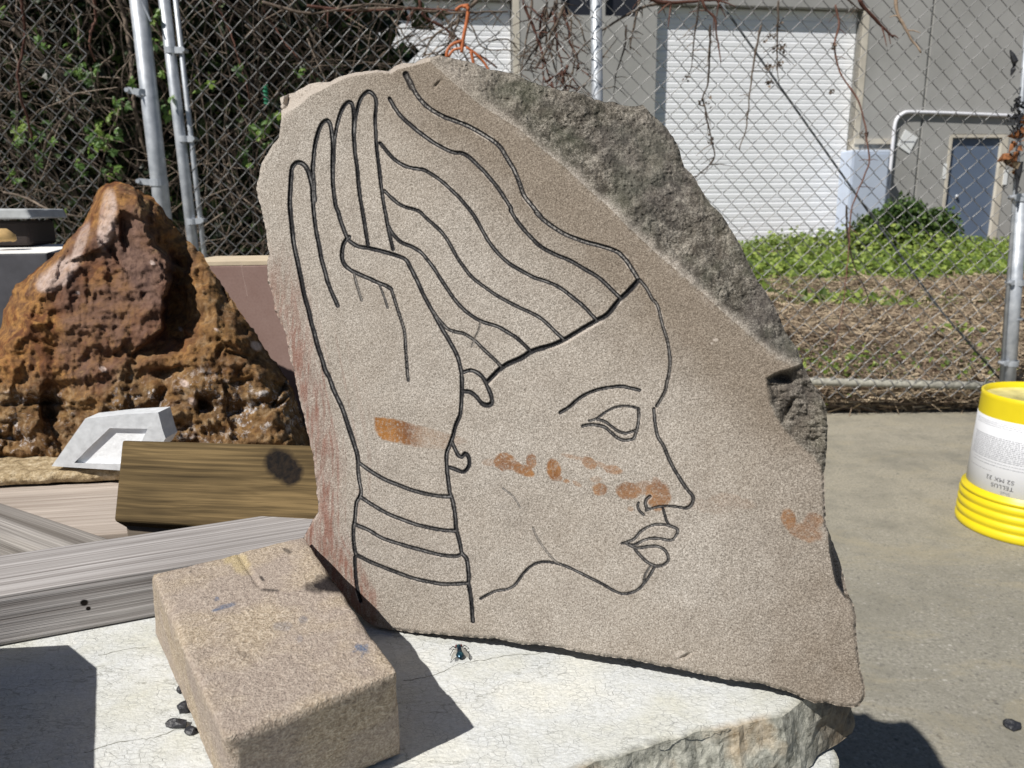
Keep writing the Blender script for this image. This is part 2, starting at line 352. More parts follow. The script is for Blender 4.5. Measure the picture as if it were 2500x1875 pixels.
# ground
q = Mat('worn_concrete', .9, .2); o = q.obj()
col = q.ramp(q.noise(o, 1.1, 5, .6), [(.3, (.255, .235, .185)), (.5, (.32, .295, .232)), (.7, (.37, .34, .27))])
gx = q.n('SeparateXYZ'); q.t.links.new(o, gx.inputs[0]); nearf = q.ramp(gx.outputs[1], [(1.3/6, 1), (2.3/6, 0)])
q.t.links.remove(nearf.node.inputs[0].links[0]); q.put(nearf.node.inputs[0], q.math('DIVIDE', gx.outputs[1], 6.0))
ow = q.mix(.03, o, q.n('TexNoise').outputs['Color'], 'ADD'); agg = q.vor(ow, 95, 'F1', 'Color'); sepc = q.n('SeparateColor'); q.t.links.new(agg, sepc.inputs[0])
spk = q.ramp(sepc.outputs[0], [(0, (.10, .095, .085)), (.25, (.30, .285, .25)), (.85, (.34, .32, .28)), (1, (.52, .50, .45))])
msk = q.math('MULTIPLY', q.math('MULTIPLY', q.ramp(q.vor(ow, 95), [(.2, 1), (.45, 0)]), q.ramp(q.noise(o, 25, 3), [(.35, .2), (.65, 1)])), q.math('ADD', q.math('MULTIPLY', nearf, .8), .25))
col = q.mix(nearf, col, q.mix(.6, col, (.245, .24, .21))); col = q.mix(msk, col, spk)
fine = q.noise(o, 160, 4, .75); col = q.mix(q.ramp(fine, [(.32, .7), (.5, 0)]), col, (.12, .11, .095)); col = q.mix(q.ramp(fine, [(.56, 0), (.72, .5)]), col, (.60, .57, .50))
col = q.mix(q.ramp(q.noise(o, 5, 5, .7), [(.46, 0), (.66, .75)]), col, (.20, .19, .155)); col = q.mix(q.ramp(q.noise(q.map(o, (1, 2.2, 1)), 3.2, 6, .75, 1.0), [(.5, 0), (.68, .6)]), col, (.34, .30, .21)); col = q.mix(q.ramp(q.noise(o, 60, 4, .8), [(.56, 0), (.66, .7)]), col, (.13, .125, .11))
M_CONC = q.done(col, q.bump(q.math('ADD', fine, q.noise(o, 30, 3)), .35, .004))
M_DIRT = simple('brown_dirt', (.13, .09, .06), .95, var=.4, scale=9, bmp=.8, bdist=.03)
# building
q = Mat('tilt_up_concrete', .9, .2); o = q.obj(); rr = q.rand()
col = q.ramp(q.noise(o, .9, 4), [(.3, (.32, .32, .305)), (.7, (.43, .43, .415))]); M_WALL = q.done(q.mix(q.math('MULTIPLY', rr, .30), col, (.25, .25, .245)), q.bump(q.noise(o, 12, 4), .15, .01))
M_SLAT = simple('white_door_slat', (.90, .92, .95), .45, .4, var=.02, scale=2)
M_JAMB = simple('beige_jamb', (.58, .54, .46), .8, scale=3); M_DARKOPEN = simple('dark_opening', (.02, .022, .03), .4, .4)
M_BLUE = simple('blue_grey_door_paint', (.12, .16, .235), .5, .4, var=.06, scale=2); M_CAB = simple('pale_blue_cabinet_paint', (.50, .565, .68), .5, .4, var=.04, scale=3)
M_PIPE = simple('white_conduit_paint', (.72, .73, .78), .5, .4, var=.08, scale=8); M_SIGN = simple('pale_sign_plate', (.80, .82, .82), .4, .5, var=.03, scale=20)
# plants
def leafmat(name, a, b, c, trans=.25):
    q = Mat(name, .45, .35); r = q.island(); r2 = q.rand()
    f = q.math('FRACT', q.math('ADD', r, r2)); col = q.ramp(f, [(0, a), (.6, b), (1, c)])
    tr = q.n('BsdfTranslucent'); q.t.links.new(q.mix(.5, col, c), tr.inputs[0]); ms = q.n('MixShader'); ms.inputs[0].default_value = trans
    q.t.links.new(q.b.outputs[0], ms.inputs[1]); q.t.links.new(tr.outputs[0], ms.inputs[2]); q.t.links.new(ms.outputs[0], q.t.nodes['Material Output'].inputs[0])
    return q.done(col)
M_LEAF = leafmat('bramble_leaf', (.010, .018, .008), (.022, .038, .013), (.060, .10, .022), .08)
M_LEAFB = leafmat('young_leaf', (.05, .10, .035), (.10, .19, .04), (.21, .31, .06), .25)
M_COVER = leafmat('ground_cover_leaf', (.05, .085, .016), (.16, .235, .035), (.34, .42, .10), .25)
def stemmat(name, a, b):
    q = Mat(name, .85, .2); f = q.math('FRACT', q.math('ADD', q.island(), q.rand())); col = q.ramp(f, [(0, a), (1, b)])
    return q.done(q.mix(q.ramp(q.noise(q.obj(), 60, 3), [(.4, 0), (.6, .5)]), col, [c*.5 for c in a]))
M_STEM = stemmat('dry_bramble_stem', (.06, .045, .036), (.27, .215, .17)); M_STEMR = stemmat('red_brown_vine', (.09, .04, .03), (.24, .13, .10))
M_STRAW = stemmat('dead_straw', (.15, .10, .07), (.60, .49, .34)); M_STEML = stemmat('pale_vine', (.40, .30, .22), (.50, .38, .28))
M_ORANGE = simple('orange_cord', (.46, .14, .05), .6, var=.2, scale=30)

#PART2
# ================================================================== BACKGROUND STRUCTURE
YAW = R_(9.0); EX = np.array([math.cos(YAW), math.sin(YAW), 0]); EYD = np.array([-math.sin(YAW), math.cos(YAW), 0])
W0 = at_y(1850, 500, 15.0); W0[2] = 0; NF = np.array([math.sin(YAW), -math.cos(YAW), 0])
WM = Matrix(((EX[0], EYD[0], 0, W0[0]), (EX[1], EYD[1], 0, W0[1]), (0, 0, 1, 0), (0, 0, 0, 1)))
def fac(x, y, inset=0.0):
    P = at_plane(np.array(float(x)), np.array(float(y)), W0 - NF*inset, NF); d = P-W0; return float(d@EX), float(P[2])

g = MB(); g.box((-40, 3.17, -.3), (60, 60, -.012)); link('dirt_ground', g.mesh('dirt_ground'), M_DIRT)['kind'] = 'structure'
# concrete yard: a sheet with a slightly uneven far edge
me_v = []; xs = np.linspace(-14, 16, 121); edge = 3.17+.03*vnoise(np.stack([xs*2, xs*0, xs*0], -1))
v = np.concatenate([np.stack([xs, xs*0-8, xs*0], -1), np.stack([xs, edge, xs*0], -1), np.stack([xs, edge+.012, xs*0-.10], -1)]); n_ = len(xs); i = np.arange(n_-1)
f = np.concatenate([np.stack([i, i+1, i+1+n_, i+n_], -1), np.stack([i+n_, i+1+n_, i+1+2*n_, i+2*n_], -1)])
link('concrete_ground', np_mesh('concrete_ground', v, f), M_CONC)['kind'] = 'structure'

# ---- warehouse
wh = empty('warehouse', W0, 'long grey concrete warehouse wall with two white roller doors and a blue door', 'warehouse')
def wbox(name, a0, a1, z0, z1, d0, d1, mat, parent=None, label=None):
    b = MB(); b.box((a0, d0, z0), (a1, d1, z1)); o = b.build(name, mat, parent or wh, matrix=WM)
    if label: o['label'] = label
    return o
o1l, _ = fac(1604, 60); o1r, _ = fac(2107, 60); _, o1t = fac(1850, 14)
o2r, _ = fac(1252, 100); o2l = o2r-(o1r-o1l); o2t = o1t
wl, _ = fac(150, 100); wr, _ = fac(2900, 300); TOP = 7.0
j1, _ = fac(2256, 250); j2, _ = fac(1360, 200)
bdl, bdt = fac(2325, 336); bdr, _ = fac(2447, 336); sill_l, sill_z = fac(2110, 352)
wbox('wall_panel', wl, o2l, 0, TOP, 0, .35, M_WALL); wbox('wall_panel', o2l, o2r, o2t, TOP, 0, .35, M_WALL)
wbox('wall_panel', o2r, j2-.02, 0, TOP, 0, .35, M_WALL)
_, wt = fac(1420, 37); w1, _ = fac(1370, 20); w2, _ = fac(1462, 20); w3, _ = fac(1478, 20); w4, _ = fac(1562, 20)
wbox('wall_panel', j2, o1l, 0, wt, 0, .35, M_WALL); wbox('wall_panel', j2, w1, wt, wt+1.2, 0, .35, M_WALL); wbox('wall_panel', w2, w3, wt, wt+1.2, 0, .35, M_WALL)
wbox('wall_panel', w4, o1l, wt, wt+1.2, 0, .35, M_WALL); wbox('wall_panel', j2, o1l, wt+1.2, TOP, 0, .35, M_WALL)
for a, b_ in ((w1, w2), (w3, w4)): wbox('window', a+.003, b_-.003, wt+.003, wt+1.197, .12, .16, M_DARKOPEN)
wbox('wall_panel', o1l, o1r, o1t, TOP, 0, .35, M_WALL)
wbox('wall_panel', o1r, j1-.03, sill_z+.10, TOP, 0, .35, M_WALL); wbox('wall_panel', o1r, j1-.03, 0, sill_z, 0, .35, M_WALL)
lr_, _ = fac(2176, 352); wbox('ledge', o1r, lr_, sill_z+.002, sill_z+.098, -.04, .3, M_JAMB); wbox('wall_panel', lr_, j1-.03, sill_z+.0, sill_z+.10, 0, .35, M_WALL)
wbox('wall_panel', j1+.03, bdl-.06, 0, TOP, 0, .35, M_WALL); wbox('wall_panel', bdl-.06, bdr+.14, bdt+.07, TOP, 0, .35, M_WALL); wbox('wall_panel', bdr+.14, wr, 0, TOP, 0, .35, M_WALL)
wbox('joint', j2-.02, j2, 0, TOP, .06, .3, M_DARKOPEN); wbox('joint', j1-.03, j1+.03, 0, TOP, .05, .3, M_WALL)
wbox('roof', wl-.2, wr, TOP, TOP+.3, -.1, 14, M_WALL); 
for (a, b_, top) in ((o1l, o1r, o1t), (o2l, o2r, o2t)):
    door = empty('roller_door', W0, None); door.parent = wh; door.matrix_parent_inverse = world_of(wh).inverted()
    nsl = 24; hh = (top-.02)/nsl
    b0 = MB(); x0, x1 = a+.012, b_-.012
    prof = [(0, .0), (.006, .012), (.008, .30), (.001, .38), (.008, .46), (.010, .86), (.002, .95), (.0, 1.0)]
    vv = []
    for xx in (x0, x1):
        for (dd, tt) in prof: vv.append((xx, -.02-dd*1.4, tt*hh*.985))
        vv += [(xx, .015, hh*.985), (xx, .015, 0)]
    k = len(prof)+2; b0.add(vv, f4=[[i, (i+1) % k, (i+1) % k+k, i+k] for i in range(k)]); me0 = b0.mesh('slat'); me0.materials.append(M_SLAT)
    for s_ in range(nsl):
        link('slat', me0, None, door, matrix=WM @ Matrix.Translation((0, .22, .01+s_*hh)))
    wbox('jamb', b_, b_+.12, 0, top-.004, -.012, .24, M_JAMB); wbox('backing', a+.01, b_-.01, 0, top-.01, .26, .30, M_DARKOPEN)
bd = empty('entrance_door', W0, None); bd.parent = wh; bd.matrix_parent_inverse = world_of(wh).inverted(); bd['label'] = 'blue grey steel door with a round knob'
wbox('door_leaf', bdl, bdr, 0.02, bdt, .06, .11, M_BLUE, bd)
wbox('door_frame', bdl-.057, bdl, 0, bdt+.06, -.015, .2, M_JAMB, bd); wbox('door_frame', bdr, bdr+.137, 0, bdt+.06, -.015, .2, M_JAMB, bd); wbox('door_frame', bdl, bdr, bdt, bdt+.06, -.015, .2, M_JAMB, bd)
ka, kz = fac(2332, 479); kb = MB(); kb.ell((ka+.06, .03, kz), (.035, .035, .035), 10, 6); kb.tube([(ka+.06, .06, kz), (ka+.06, .03, kz)], .015); kb.build('knob', M_GALV, bd, True, matrix=WM)
nb_ = MB(); na, nz = fac(2308, 416); nb_.box((na-.05, -.012, nz-.16), (na+.05, -.002, nz+.13)); tag(nb_.build('notice', M_SIGN, None, matrix=WM), 'pale paper notice fixed to the wall left of the blue door', 'notice')
nb_ = MB(); na, nz = fac(2451, 430); nb_.box((na-.03, -.030, nz-.17), (na+.06, -.018, nz+.12)); tag(nb_.build('notice', M_SIGN, None, matrix=WM), 'pale notice on the wall right of the blue door', 'notice')
# conduit
cp = [(2159, 556), (2166, 488), (2181, 340), (2184, 310), (2190, 290), (2205, 277), (2222, 274), (2300, 276), (2474, 283), (2600, 288)]
cp = catmull(cp, 8); pts = [at_plane(np.array(a), np.array(b), W0+NF*.045, NF) for a, b in cp]
cb = MB(); cb.tube(pts, .036, 8); tag(cb.build('conduit_pipe', M_PIPE, None, True), 'white conduit pipe bent round and running along the wall above the blue door', 'pipe')
# diamond sign
sa, sz = fac(2214, 346); sg = MB(); r_ = .22; th = R_(45)
v = [(sa+r_*math.cos(R_(a)), dd, sz+r_*math.sin(R_(a))*1.08) for dd in (-.02, -.008) for a in (18, 108, 198, 288)]
sg.add(v, f4=[[0, 1, 2, 3], [7, 6, 5, 4], [0, 4, 5, 1], [1, 5, 6, 2], [2, 6, 7, 3], [3, 7, 4, 0]]); sgn = empty('diamond_sign', W0, 'blank pale diamond-shaped sign on the grey wall beside the conduit bend', 'sign')
sg.build('plate', M_SIGN, sgn, matrix=WM); s2 = MB(); s2.box((sa-.15, -.026, sz-.008), (sa+.15, -.021, sz+.008), None); s2.build('cross_line', M_INK2, sgn, matrix=WM)
# cabinet
c0, cz = fac(2080, 366, -.4); c1, _ = fac(2176, 366, -.4); cab = empty('utility_cabinet', W0, 'pale blue metal cabinet standing between the white roller door and the conduit', 'cabinet')
b = MB(); b.box((c0, -.4, 0), (c1, -.02, cz)); bevel(b.build('body', M_CAB, cab, matrix=WM), .03, 2)
b = MB(); b.box((c0+.05, -.415, .15), (c1-.05, -.399, cz-.08)); b.build('door', M_CAB, cab, matrix=WM)

# ================================================================== PLANTS BEYOND THE FENCE
def leaf_shape(kind=0):
    if kind == 0:   # simple folded leaf, 4 triangles
        v = np.array([[0, 0, 0], [.42, .38, .10], [0, .5, -.02], [-.42, .38, .10], [0, 1.05, -.12]]); f = np.array([[0, 1, 2], [0, 2, 3], [1, 4, 2], [2, 4, 3]])
    else:           # three lobed toothed leaf
        a = np.radians([-90, -48, -20, 5, 22, 42, 62, 76, 90, 104, 118, 138, 158, 175, 200, 228]); r = np.array([.12, .55, .80, .66, .95, .62, .82, .74, 1.2, .74, .82, .62, .95, .66, .80, .55])
        v = np.stack([r*np.cos(a)*.55, .35+r*np.sin(a)*.55, -.18*r*r+.06*np.cos(5*a)], -1); v = np.vstack([v, [[0, .35, .05]]]); n = 16
        f = np.array([[i, (i+1) % n, n] for i in range(n)])
    return v, f
def rand_rot(n, up=0.0):
    q = rng.normal(size=(n, 4)); q /= np.linalg.norm(q, axis=1)[:, None]; w_, x, y, z = q.T
    Rm = np.stack([1-2*(y*y+z*z), 2*(x*y-z*w_), 2*(x*z+y*w_), 2*(x*y+z*w_), 1-2*(x*x+z*z), 2*(y*z-x*w_), 2*(x*z-y*w_), 2*(y*z+x*w_), 1-2*(x*x+y*y)], -1).reshape(-1, 3, 3)
    return Rm
def facing_rot(n, nrm, spread=.6):
    """leaf plane normal (local z) near nrm"""
    z = np.asarray(nrm, float)+rng.normal(size=(n, 3))*spread; z /= np.linalg.norm(z, axis=1)[:, None]
    t = rng.normal(size=(n, 3)); x = np.cross(t, z); x /= np.linalg.norm(x, axis=1)[:, None]; y = np.cross(z, x)
    return np.stack([x, y, z], -1)
def scatter(pos, size, rot, kind=0):
    v, f = leaf_shape(kind); n = len(pos)
    V = np.einsum('nij,kj->nki', rot, v)*np.asarray(size)[:, None, None]+pos[:, None, :]
    Fm = f[None]+np.arange(n)[:, None, None]*len(v); return V.reshape(-1, 3), Fm.reshape(-1, 3)
def blades(pos, dirs, length, width, bend=.2):
    """thin strips, 2 quads each"""
    n = len(pos); d = dirs/np.linalg.norm(dirs, axis=1)[:, None]; s = np.cross(d, rng.normal(size=(n, 3))); s /= np.linalg.norm(s, axis=1)[:, None]; b = np.cross(d, s)
    L = length[:, None]; W = width[:, None]; P = []
    for t, k in ((0, 1), (.5, .9), (1, .35)):
        c = pos+d*L*(t-.5)+b*L*bend*(t-.5)**2; P += [c-s*W*k/2, c+s*W*k/2]
    V = np.stack(P, 1).reshape(-1, 3); f = np.array([[0, 1, 3, 2], [2, 3, 5, 4]]); return V, (f[None]+np.arange(n)[:, None, None]*6).reshape(-1, 4)
# --- bramble hedge behind the fence, left
hedge = empty('bramble_hedge', (-2.2, 3.9, 0), 'tall tangled dark bramble hedge with bright young leaves behind the left fence', 'hedge')
N = 34000
x = rng.uniform(-5.2, -.35, N); z = rng.uniform(0, 2.45, N); dep = rng.beta(1.5, 2.0, N)*1.5; y = 3.35+dep+.35*(1-np.clip(z/1.5, 0, 1))
lim = -.95+.75*sstep(1.15, 1.6, z)+.30*vnoise(np.stack([z*4, y*3, x*0], -1)); dens = fbm(np.stack([x, y, z], -1), 2.6, 3, 5)
keep = (x < lim) & (dens > -.28+.62*sstep(-1.7, -.5, x)*sstep(1.0, 1.5, z)) & ~((x > -1.9) & (z < .5) & (rng.random(N) < .5))
P = np.stack([x, y, z], -1)[keep]; sz = rng.uniform(.022, .058, len(P)); V, Fc = scatter(P, sz, rand_rot(len(P)))
link('leaf_mass', np_mesh('leaf_mass', V, Fc), M_LEAF, hedge)['kind'] = 'stuff'
# unseen leaf canopy, added above the hedge to keep it in shade
N = 15000; x = rng.uniform(-6, -.9, N); y = rng.uniform(3.15, 5.0, N); z = rng.uniform(2.0, 2.6, N)+.1*(y-3); P = np.stack([x, y, z], -1); P = P[fbm(P, 1.8, 2, 9) > -.25]
V, Fc = scatter(P, rng.uniform(.04, .085, len(P)), rand_rot(len(P))); link('shade_leaf_mass', np_mesh('shade_leaf_mass', V, Fc), M_LEAF, hedge)['kind'] = 'stuff'
# inner dead wood mass
tw = MB()
for k in range(2300):
    x0 = rng.uniform(-5, -.6); p0 = np.array([x0, rng.uniform(3.22, 4.6), rng.uniform(0, 2.0)]); d = np.array([rng.normal()*.45, rng.normal()*.25, rng.uniform(.2, 1)]); d /= np.linalg.norm(d); L = rng.uniform(.35, 1.1)
    t = np.linspace(0, 1, 7)[:, None]; c = p0+d*L*t+np.array([rng.normal()*.15, rng.normal()*.1, -.25*rng.random()])*t*t + rng.normal(size=(7, 3))*.008
    tw.tube(c, np.linspace(1, .5, 7)*rng.uniform(.0018, .0045), 4, False)
tw.build('twig_mass', M_STEM, hedge)['kind'] = 'stuff'
tw = MB()
for k in range(520):
    p0 = np.array([rng.uniform(-2.6, -.25)**1, rng.uniform(3.08, 3.3), rng.uniform(.5, 2.1)]); d = np.array([rng.normal()*.5, rng.normal()*.12, rng.uniform(-1, 1)]); d /= np.linalg.norm(d); L = rng.uniform(.15, .55)
    if p0[0] > -.9 and (p0[2] < 1.35 or rng.random() < .55): continue
    t = np.linspace(0, 1, 6)[:, None]; c = p0+d*L*t+np.array([rng.normal()*.1, .03, -.15*rng.random()])*t*t+rng.normal(size=(6, 3))*.006
    tw.tube(c, np.linspace(1, .4, 6)*rng.uniform(.0014, .0032), 4, False)
tw.build('front_twig_mass', stemmat('sunlit_dry_twig', (.13, .10, .075), (.38, .31, .25)), hedge)['kind'] = 'stuff'  # front twigs get a paler stem colour to look sunlit
Nn = 11000; P = np.stack([rng.uniform(-5.2, -.3, Nn), rng.uniform(4.3, 5.0, Nn), rng.uniform(0, 2.3, Nn)], -1); P = P[(P[:, 0] < -1.05+.65*fbm(P, 2.2, 4, 15)+.25*sstep(1, 2, P[:, 2]))|((P[:, 0] < -.35)&(rng.random(len(P)) < .10))]; Nn = len(P); V, Fc = scatter(P, rng.uniform(.09, .18, Nn), facing_rot(Nn, (0, -1, 0), .5)); link('inner_leaf_mass', np_mesh('inner_leaf_mass', V, Fc), M_LEAF, hedge)['kind'] = 'stuff'
# visible stems: (px points, radius m, Y)
stems = [([(285, -20), (312, 110), (335, 260), (352, 380)], .0095, 3.2, 0), ([(50, -10), (52, 100), (50, 180), (70, 290), (75, 340)], .005, 3.02, 1), ([(175, 10), (200, 110), (205, 150)], .005, 3.2, 0),
  ([(228, -5), (225, 90), (228, 150)], .0055, 3.15, 1), ([(30, 70), (90, 130), (145, 175), (172, 235), (176, 270), (120, 340), (95, 400)], .008, 3.2, 0), ([(20, 240), (40, 200), (80, 170), (120, 163)], .005, 3.05, 0),
  ([(190, -10), (230, 15), (270, 45)], .006, 3.1, 0), ([(75, 40), (110, 95), (135, 150)], .005, 3.2, 0), ([(150, 170), (175, 230), (200, 300), (215, 350)], .005, 3.3, 0), ([(262, 60), (275, 130), (250, 165), (235, 230)], .0045, 3.3, 0),
  ([(300, 0), (330, 60), (372, 210)], .004, 3.3, 0), ([(120, 400), (150, 460), (190, 500)], .005, 3.3, 0), ([(520, 0), (560, 80), (600, 190), (612, 260)], .004, 3.3, 1), ([(640, 20), (700, 110), (790, 200)], .004, 3.4, 1),
  ([(720, 0), (770, 100), (840, 170)], .005, 3.4, 0), ([(900, -10), (960, 50), (1010, 120)], .004, 3.2, 0), ([(600, 60), (640, 120), (650, 220)], .004, 3.3, 0), ([(10, 470), (60, 485), (150, 520), (200, 530)], .005, 2.98, 0)]
for (pp, r_, Y, mt) in stems:
    c = catmull(pp, 10); P = at_y(c[:, 0], c[:, 1], Y); P[:, 1] += .02*np.sin(np.linspace(0, 7, len(P))); P += rng.normal(size=P.shape)*.0015
    b = MB(); b.tube(P, np.linspace(1, .7, len(P))*r_, 6); b.build('stem', M_STEMR if mt else M_STEM, hedge, True)
v, f = leaf_shape(1); lm = np_mesh('leaf', v*.045, f); lm.materials.append(M_LEAFB)
clusters = [(205, 185, 26, 12), (190, 170, 14, 4), (335, 195, 12, 3), (372, 190, 16, 6), (405, 182, 14, 4), (285, 250, 20, 8), (262, 320, 32, 18), (245, 350, 24, 10), (225, 325, 14, 4), (60, 320, 36, 14), (95, 335, 22, 8), (40, 350, 26, 6), (30, 445, 20, 6),
  (490, 208, 16, 4), (380, 50, 18, 6), (385, 95, 16, 5), (265, 425, 16, 5), (410, 265, 22, 7), (640, 330, 32, 12), (605, 345, 26, 8), (660, 290, 18, 6), (575, 185, 14, 4), (160, 530, 22, 5), (20, 20, 14, 3), (725, 185, 14, 3), (150, 130, 30, 6), (210, 400, 28, 7), (600, 400, 18, 5), (100, 380, 20, 5)]
for (cx, cy, rad, n) in clusters:
    for k in range(n):
        X, Y_ = cx+rng.normal()*rad*.6, cy+rng.normal()*rad*.6; P = at_y(np.array(X), np.array(Y_), 2.95+rng.uniform(-.03, .22) if cy < 300 and cx > 300 and cx < 420 else 3.1+rng.uniform(-.06, .2))
        M = Matrix(facing_rot(1, (-.35, -.8, .5), .45)[0].tolist()).to_4x4()*rng.uniform(.6, 1.25); M[3][3] = 1; M.translation = Vector(P); link('leaf', lm, None, hedge, matrix=M)
# --- ground cover + straw
N = 45000; y = 5.1+9.5*rng.random(N)**1.25; x = rng.uniform(-.1, 1, N)*(y*.80+1.0); z0 = .03+.14*rng.random(N)+.14*fbm(np.stack([x, y, 0*x], -1), .9, 3, 3)
z0 += .36*np.exp(-((x-6.5)/1.3)**2-((y-12.8)/1.2)**2)*rng.random(N)+.25*np.exp(-((x-5.2)/1.2)**2-((y-13)/1.2)**2)*rng.random(N)
keep = (y > 5.6+.7*fbm(np.stack([x, x*0, x*0], -1), 1.1, 3, 8)); P = np.stack([x, y, z0], -1)[keep]
V, Fc = scatter(P, rng.uniform(.045, .095, len(P)), facing_rot(len(P), (-.1, -.35, .9), .55)); link('ground_cover', np_mesh('ground_cover', V, Fc), M_COVER); tag(bpy.data.objects['ground_cover'], 'low bright green leafy ground cover in front of the warehouse', 'ground cover', kind='stuff')
N = 30000; y = 3.2+3.6*rng.random(N)**.8; x = rng.uniform(.1, 1, N)*(y*.9+.3); pile = .02+.07*sstep(3.2, 4.4, y)+.13*np.maximum(0, fbm(np.stack([x, y, y*0], -1), 1.6, 3, 4)+.1); z0 = pile+rng.uniform(0, .08, N)
d = np.stack([rng.normal(size=N), rng.normal(size=N)*.55, rng.normal(size=N)*.22], -1); V, Fc = blades(np.stack([x, y, z0], -1), d, rng.uniform(.06, .26, N), rng.uniform(.003, .009, N)); link('dead_straw', np_mesh('dead_straw', V, Fc), M_STRAW); tag(bpy.data.objects['dead_straw'], 'brown dead straw and stalks matted behind the right fence', 'straw', kind='stuff')
N = 5200; x = rng.uniform(-.3, 2.6, N); y = 3.13+np.abs(rng.normal(size=N))*.05-.04; z0 = rng.uniform(0, .14, N)*np.clip(1.1-.9*rng.random(N), 0, 1); d = np.stack([rng.normal(size=N), rng.normal(size=N)*.12, rng.normal(size=N)*.22], -1)
V, Fc = blades(np.stack([x, y, z0+.006], -1), d, rng.uniform(.06, .3, N), rng.uniform(.003, .008, N)); link('fence_litter', np_mesh('fence_litter', V, Fc), M_STRAW); tag(bpy.data.objects['fence_litter'], 'dry stalks piled along the concrete edge under the fence', 'plant litter', kind='stuff')
# small weeds among the straw
N = 700; cc = np.array([[1.35, 3.35], [1.7, 3.5], [2.5, 4.2], [1.2, 3.8], [2.2, 3.4]]); ci = rng.integers(0, 5, N); P = np.stack([cc[ci, 0]+rng.normal(size=N)*.12, cc[ci, 1]+rng.normal(size=N)*.12, rng.uniform(.03, .2, N)], -1)
V, Fc = scatter(P, rng.uniform(.015, .032, N), facing_rot(N, (0, -.4, .8), .6)); link('weeds', np_mesh('weeds', V, Fc), M_COVER); tag(bpy.data.objects['weeds'], 'small green weeds growing through the dead straw', 'weeds', kind='stuff')
# bush by the wall
bush = empty('leafy_bush', (6.9, 13.2, 0), 'dark green bush against the wall left of the blue door', 'bush')
bc = np.array([at_y(np.array(float(a)), np.array(float(b)), 13.0) for a, b in ((2150, 560), (2200, 530), (2235, 545), (2290, 560), (2180, 575), (2120, 575))])
N = 5200; ci = rng.integers(0, 6, N); u = rng.normal(size=(N, 3)); u /= np.linalg.norm(u, axis=1)[:, None]; P = bc[ci]+u*rng.uniform(.12, .42, N)[:, None]*np.array([1, .8, .9]); P = P[P[:, 2] > 0]
V, Fc = scatter(P, rng.uniform(.05, .1, len(P)), rand_rot(len(P))); link('foliage', np_mesh('foliage', V, Fc), leafmat('bush_leaf', (.02, .045, .012), (.06, .11, .025), (.13, .20, .05), .15), bush)
b = MB()
for k in range(14):
    e = bc[k % 6]+rng.normal(size=3)*.12; s_ = np.array([e[0]+rng.normal()*.1, e[1], 0]); b.tube([s_, (s_+e)/2+rng.normal(size=3)*.05, e], [.018, .014, .006], 5)
b.build('branches', M_STEM, bush)

# ================================================================== FENCE
FY = 3.0
def fence_mesh(x0, x1, z0, z1, Y=FY, pitch=.0715, r=.0017):
    b = MB(); np_ = int((x1-x0)/(pitch/2)); nz_ = int((z1-z0)/(pitch/2)); d = .0036
    for k in range(np_):
        xa = x0+k*pitch/2; pts = []
        for j in range(nz_+1):
            side = (j % 2 == 0) ^ (k % 2 == 0); xx = xa + (pitch/4+.0012)*(1 if side else -1); zz = z0+j*pitch/2
            # rising to the right runs in front, falling runs behind
            up = not side; e = .0052
            sx = (.9 if not side else -.9)
            pts += [(xx-(-1 if side else 1)*0, Y+(d if side else -d)*1.0, zz)]
        P = np.array(pts); Q = []
        for j in range(len(P)-1):
            a, c = P[j], P[j+1]; right = c[0] > a[0]; yy = -d if right else d
            u = (c-a); Q += [a+u*.10+[0, yy-(a[1]-Y)*.9, 0], a+u*.90+[0, yy-(c[1]-Y)*.9, 0]]
            Q[-2][1] = Y+yy; Q[-1][1] = Y+yy
        Q = np.array(Q); Q[:, 0] += .006*np.sin(Q[:, 2]*2.1+k*.05)+.004*np.sin(k*.9); Q[:, 1] += .010*np.sin(Q[:, 0]*1.7)*np.sin(Q[:, 2]*2.3)
        b.tube(Q, r, 5, False)
    return b.mesh('wire_mesh')
def post(parent, name, top_px, bot_px, Y, r, mat=M_GALV, ztop=2.15, zbot=0.0):
    a = at_y(np.array(float(top_px[0])), np.array(float(top_px[1])), Y); b_ = at_y(np.array(float(bot_px[0])), np.array(float(bot_px[1])), Y)
    k = (b_-a)/(b_[2]-a[2]); top = a+k*(ztop-a[2]); bot = a+k*(zbot-a[2]); bb = MB(); bb.tube([bot, top], r, 20)
    return bb.build(name, mat, parent, True), a, b_
def clamp(parent, pxa, pxb, Y, hgt=.022, rr=.026, arm=True, name='clamp'):
    A = at_y(np.array(float(pxa[0])), np.array(float(pxa[1])), Y); B = at_y(np.array(float(pxb[0])), np.array(float(pxb[1])), Y); b = MB()
    n = 20; th = np.arange(n)/n*2*math.pi
    for r0, r1 in ((rr, rr+.003),):
        v = []
        for zz in (-hgt/2, hgt/2):
            for q_ in (r0, r1): v += [(A[0]+q_*math.cos(t), A[1]+q_*math.sin(t), A[2]+zz) for t in th]
        f = []
        for j in range(n):
            j2 = (j+1) % n; f += [[n+j, n+j2, 3*n+j2, 3*n+j], [j, j+2*n, j2+2*n, j2], [2*n+j, 3*n+j, 3*n+j2, 2*n+j2], [j, j2, n+j2, n+j]]
        b.add(v, f4=f)
    u = B-A; L = np.linalg.norm(u[:2]); 
    if arm:
        M = frame(A+np.array([0, -rr*.6, 0]), (u[0], u[1], u[2])); b.box((0, -.004, -hgt/2), (L, .004, hgt/2), M); b.tube([B+[0, -rr*.6-.012, 0], B+[0, .014, 0]], .008, 8)
    return b.build(name, M_GALV, parent)
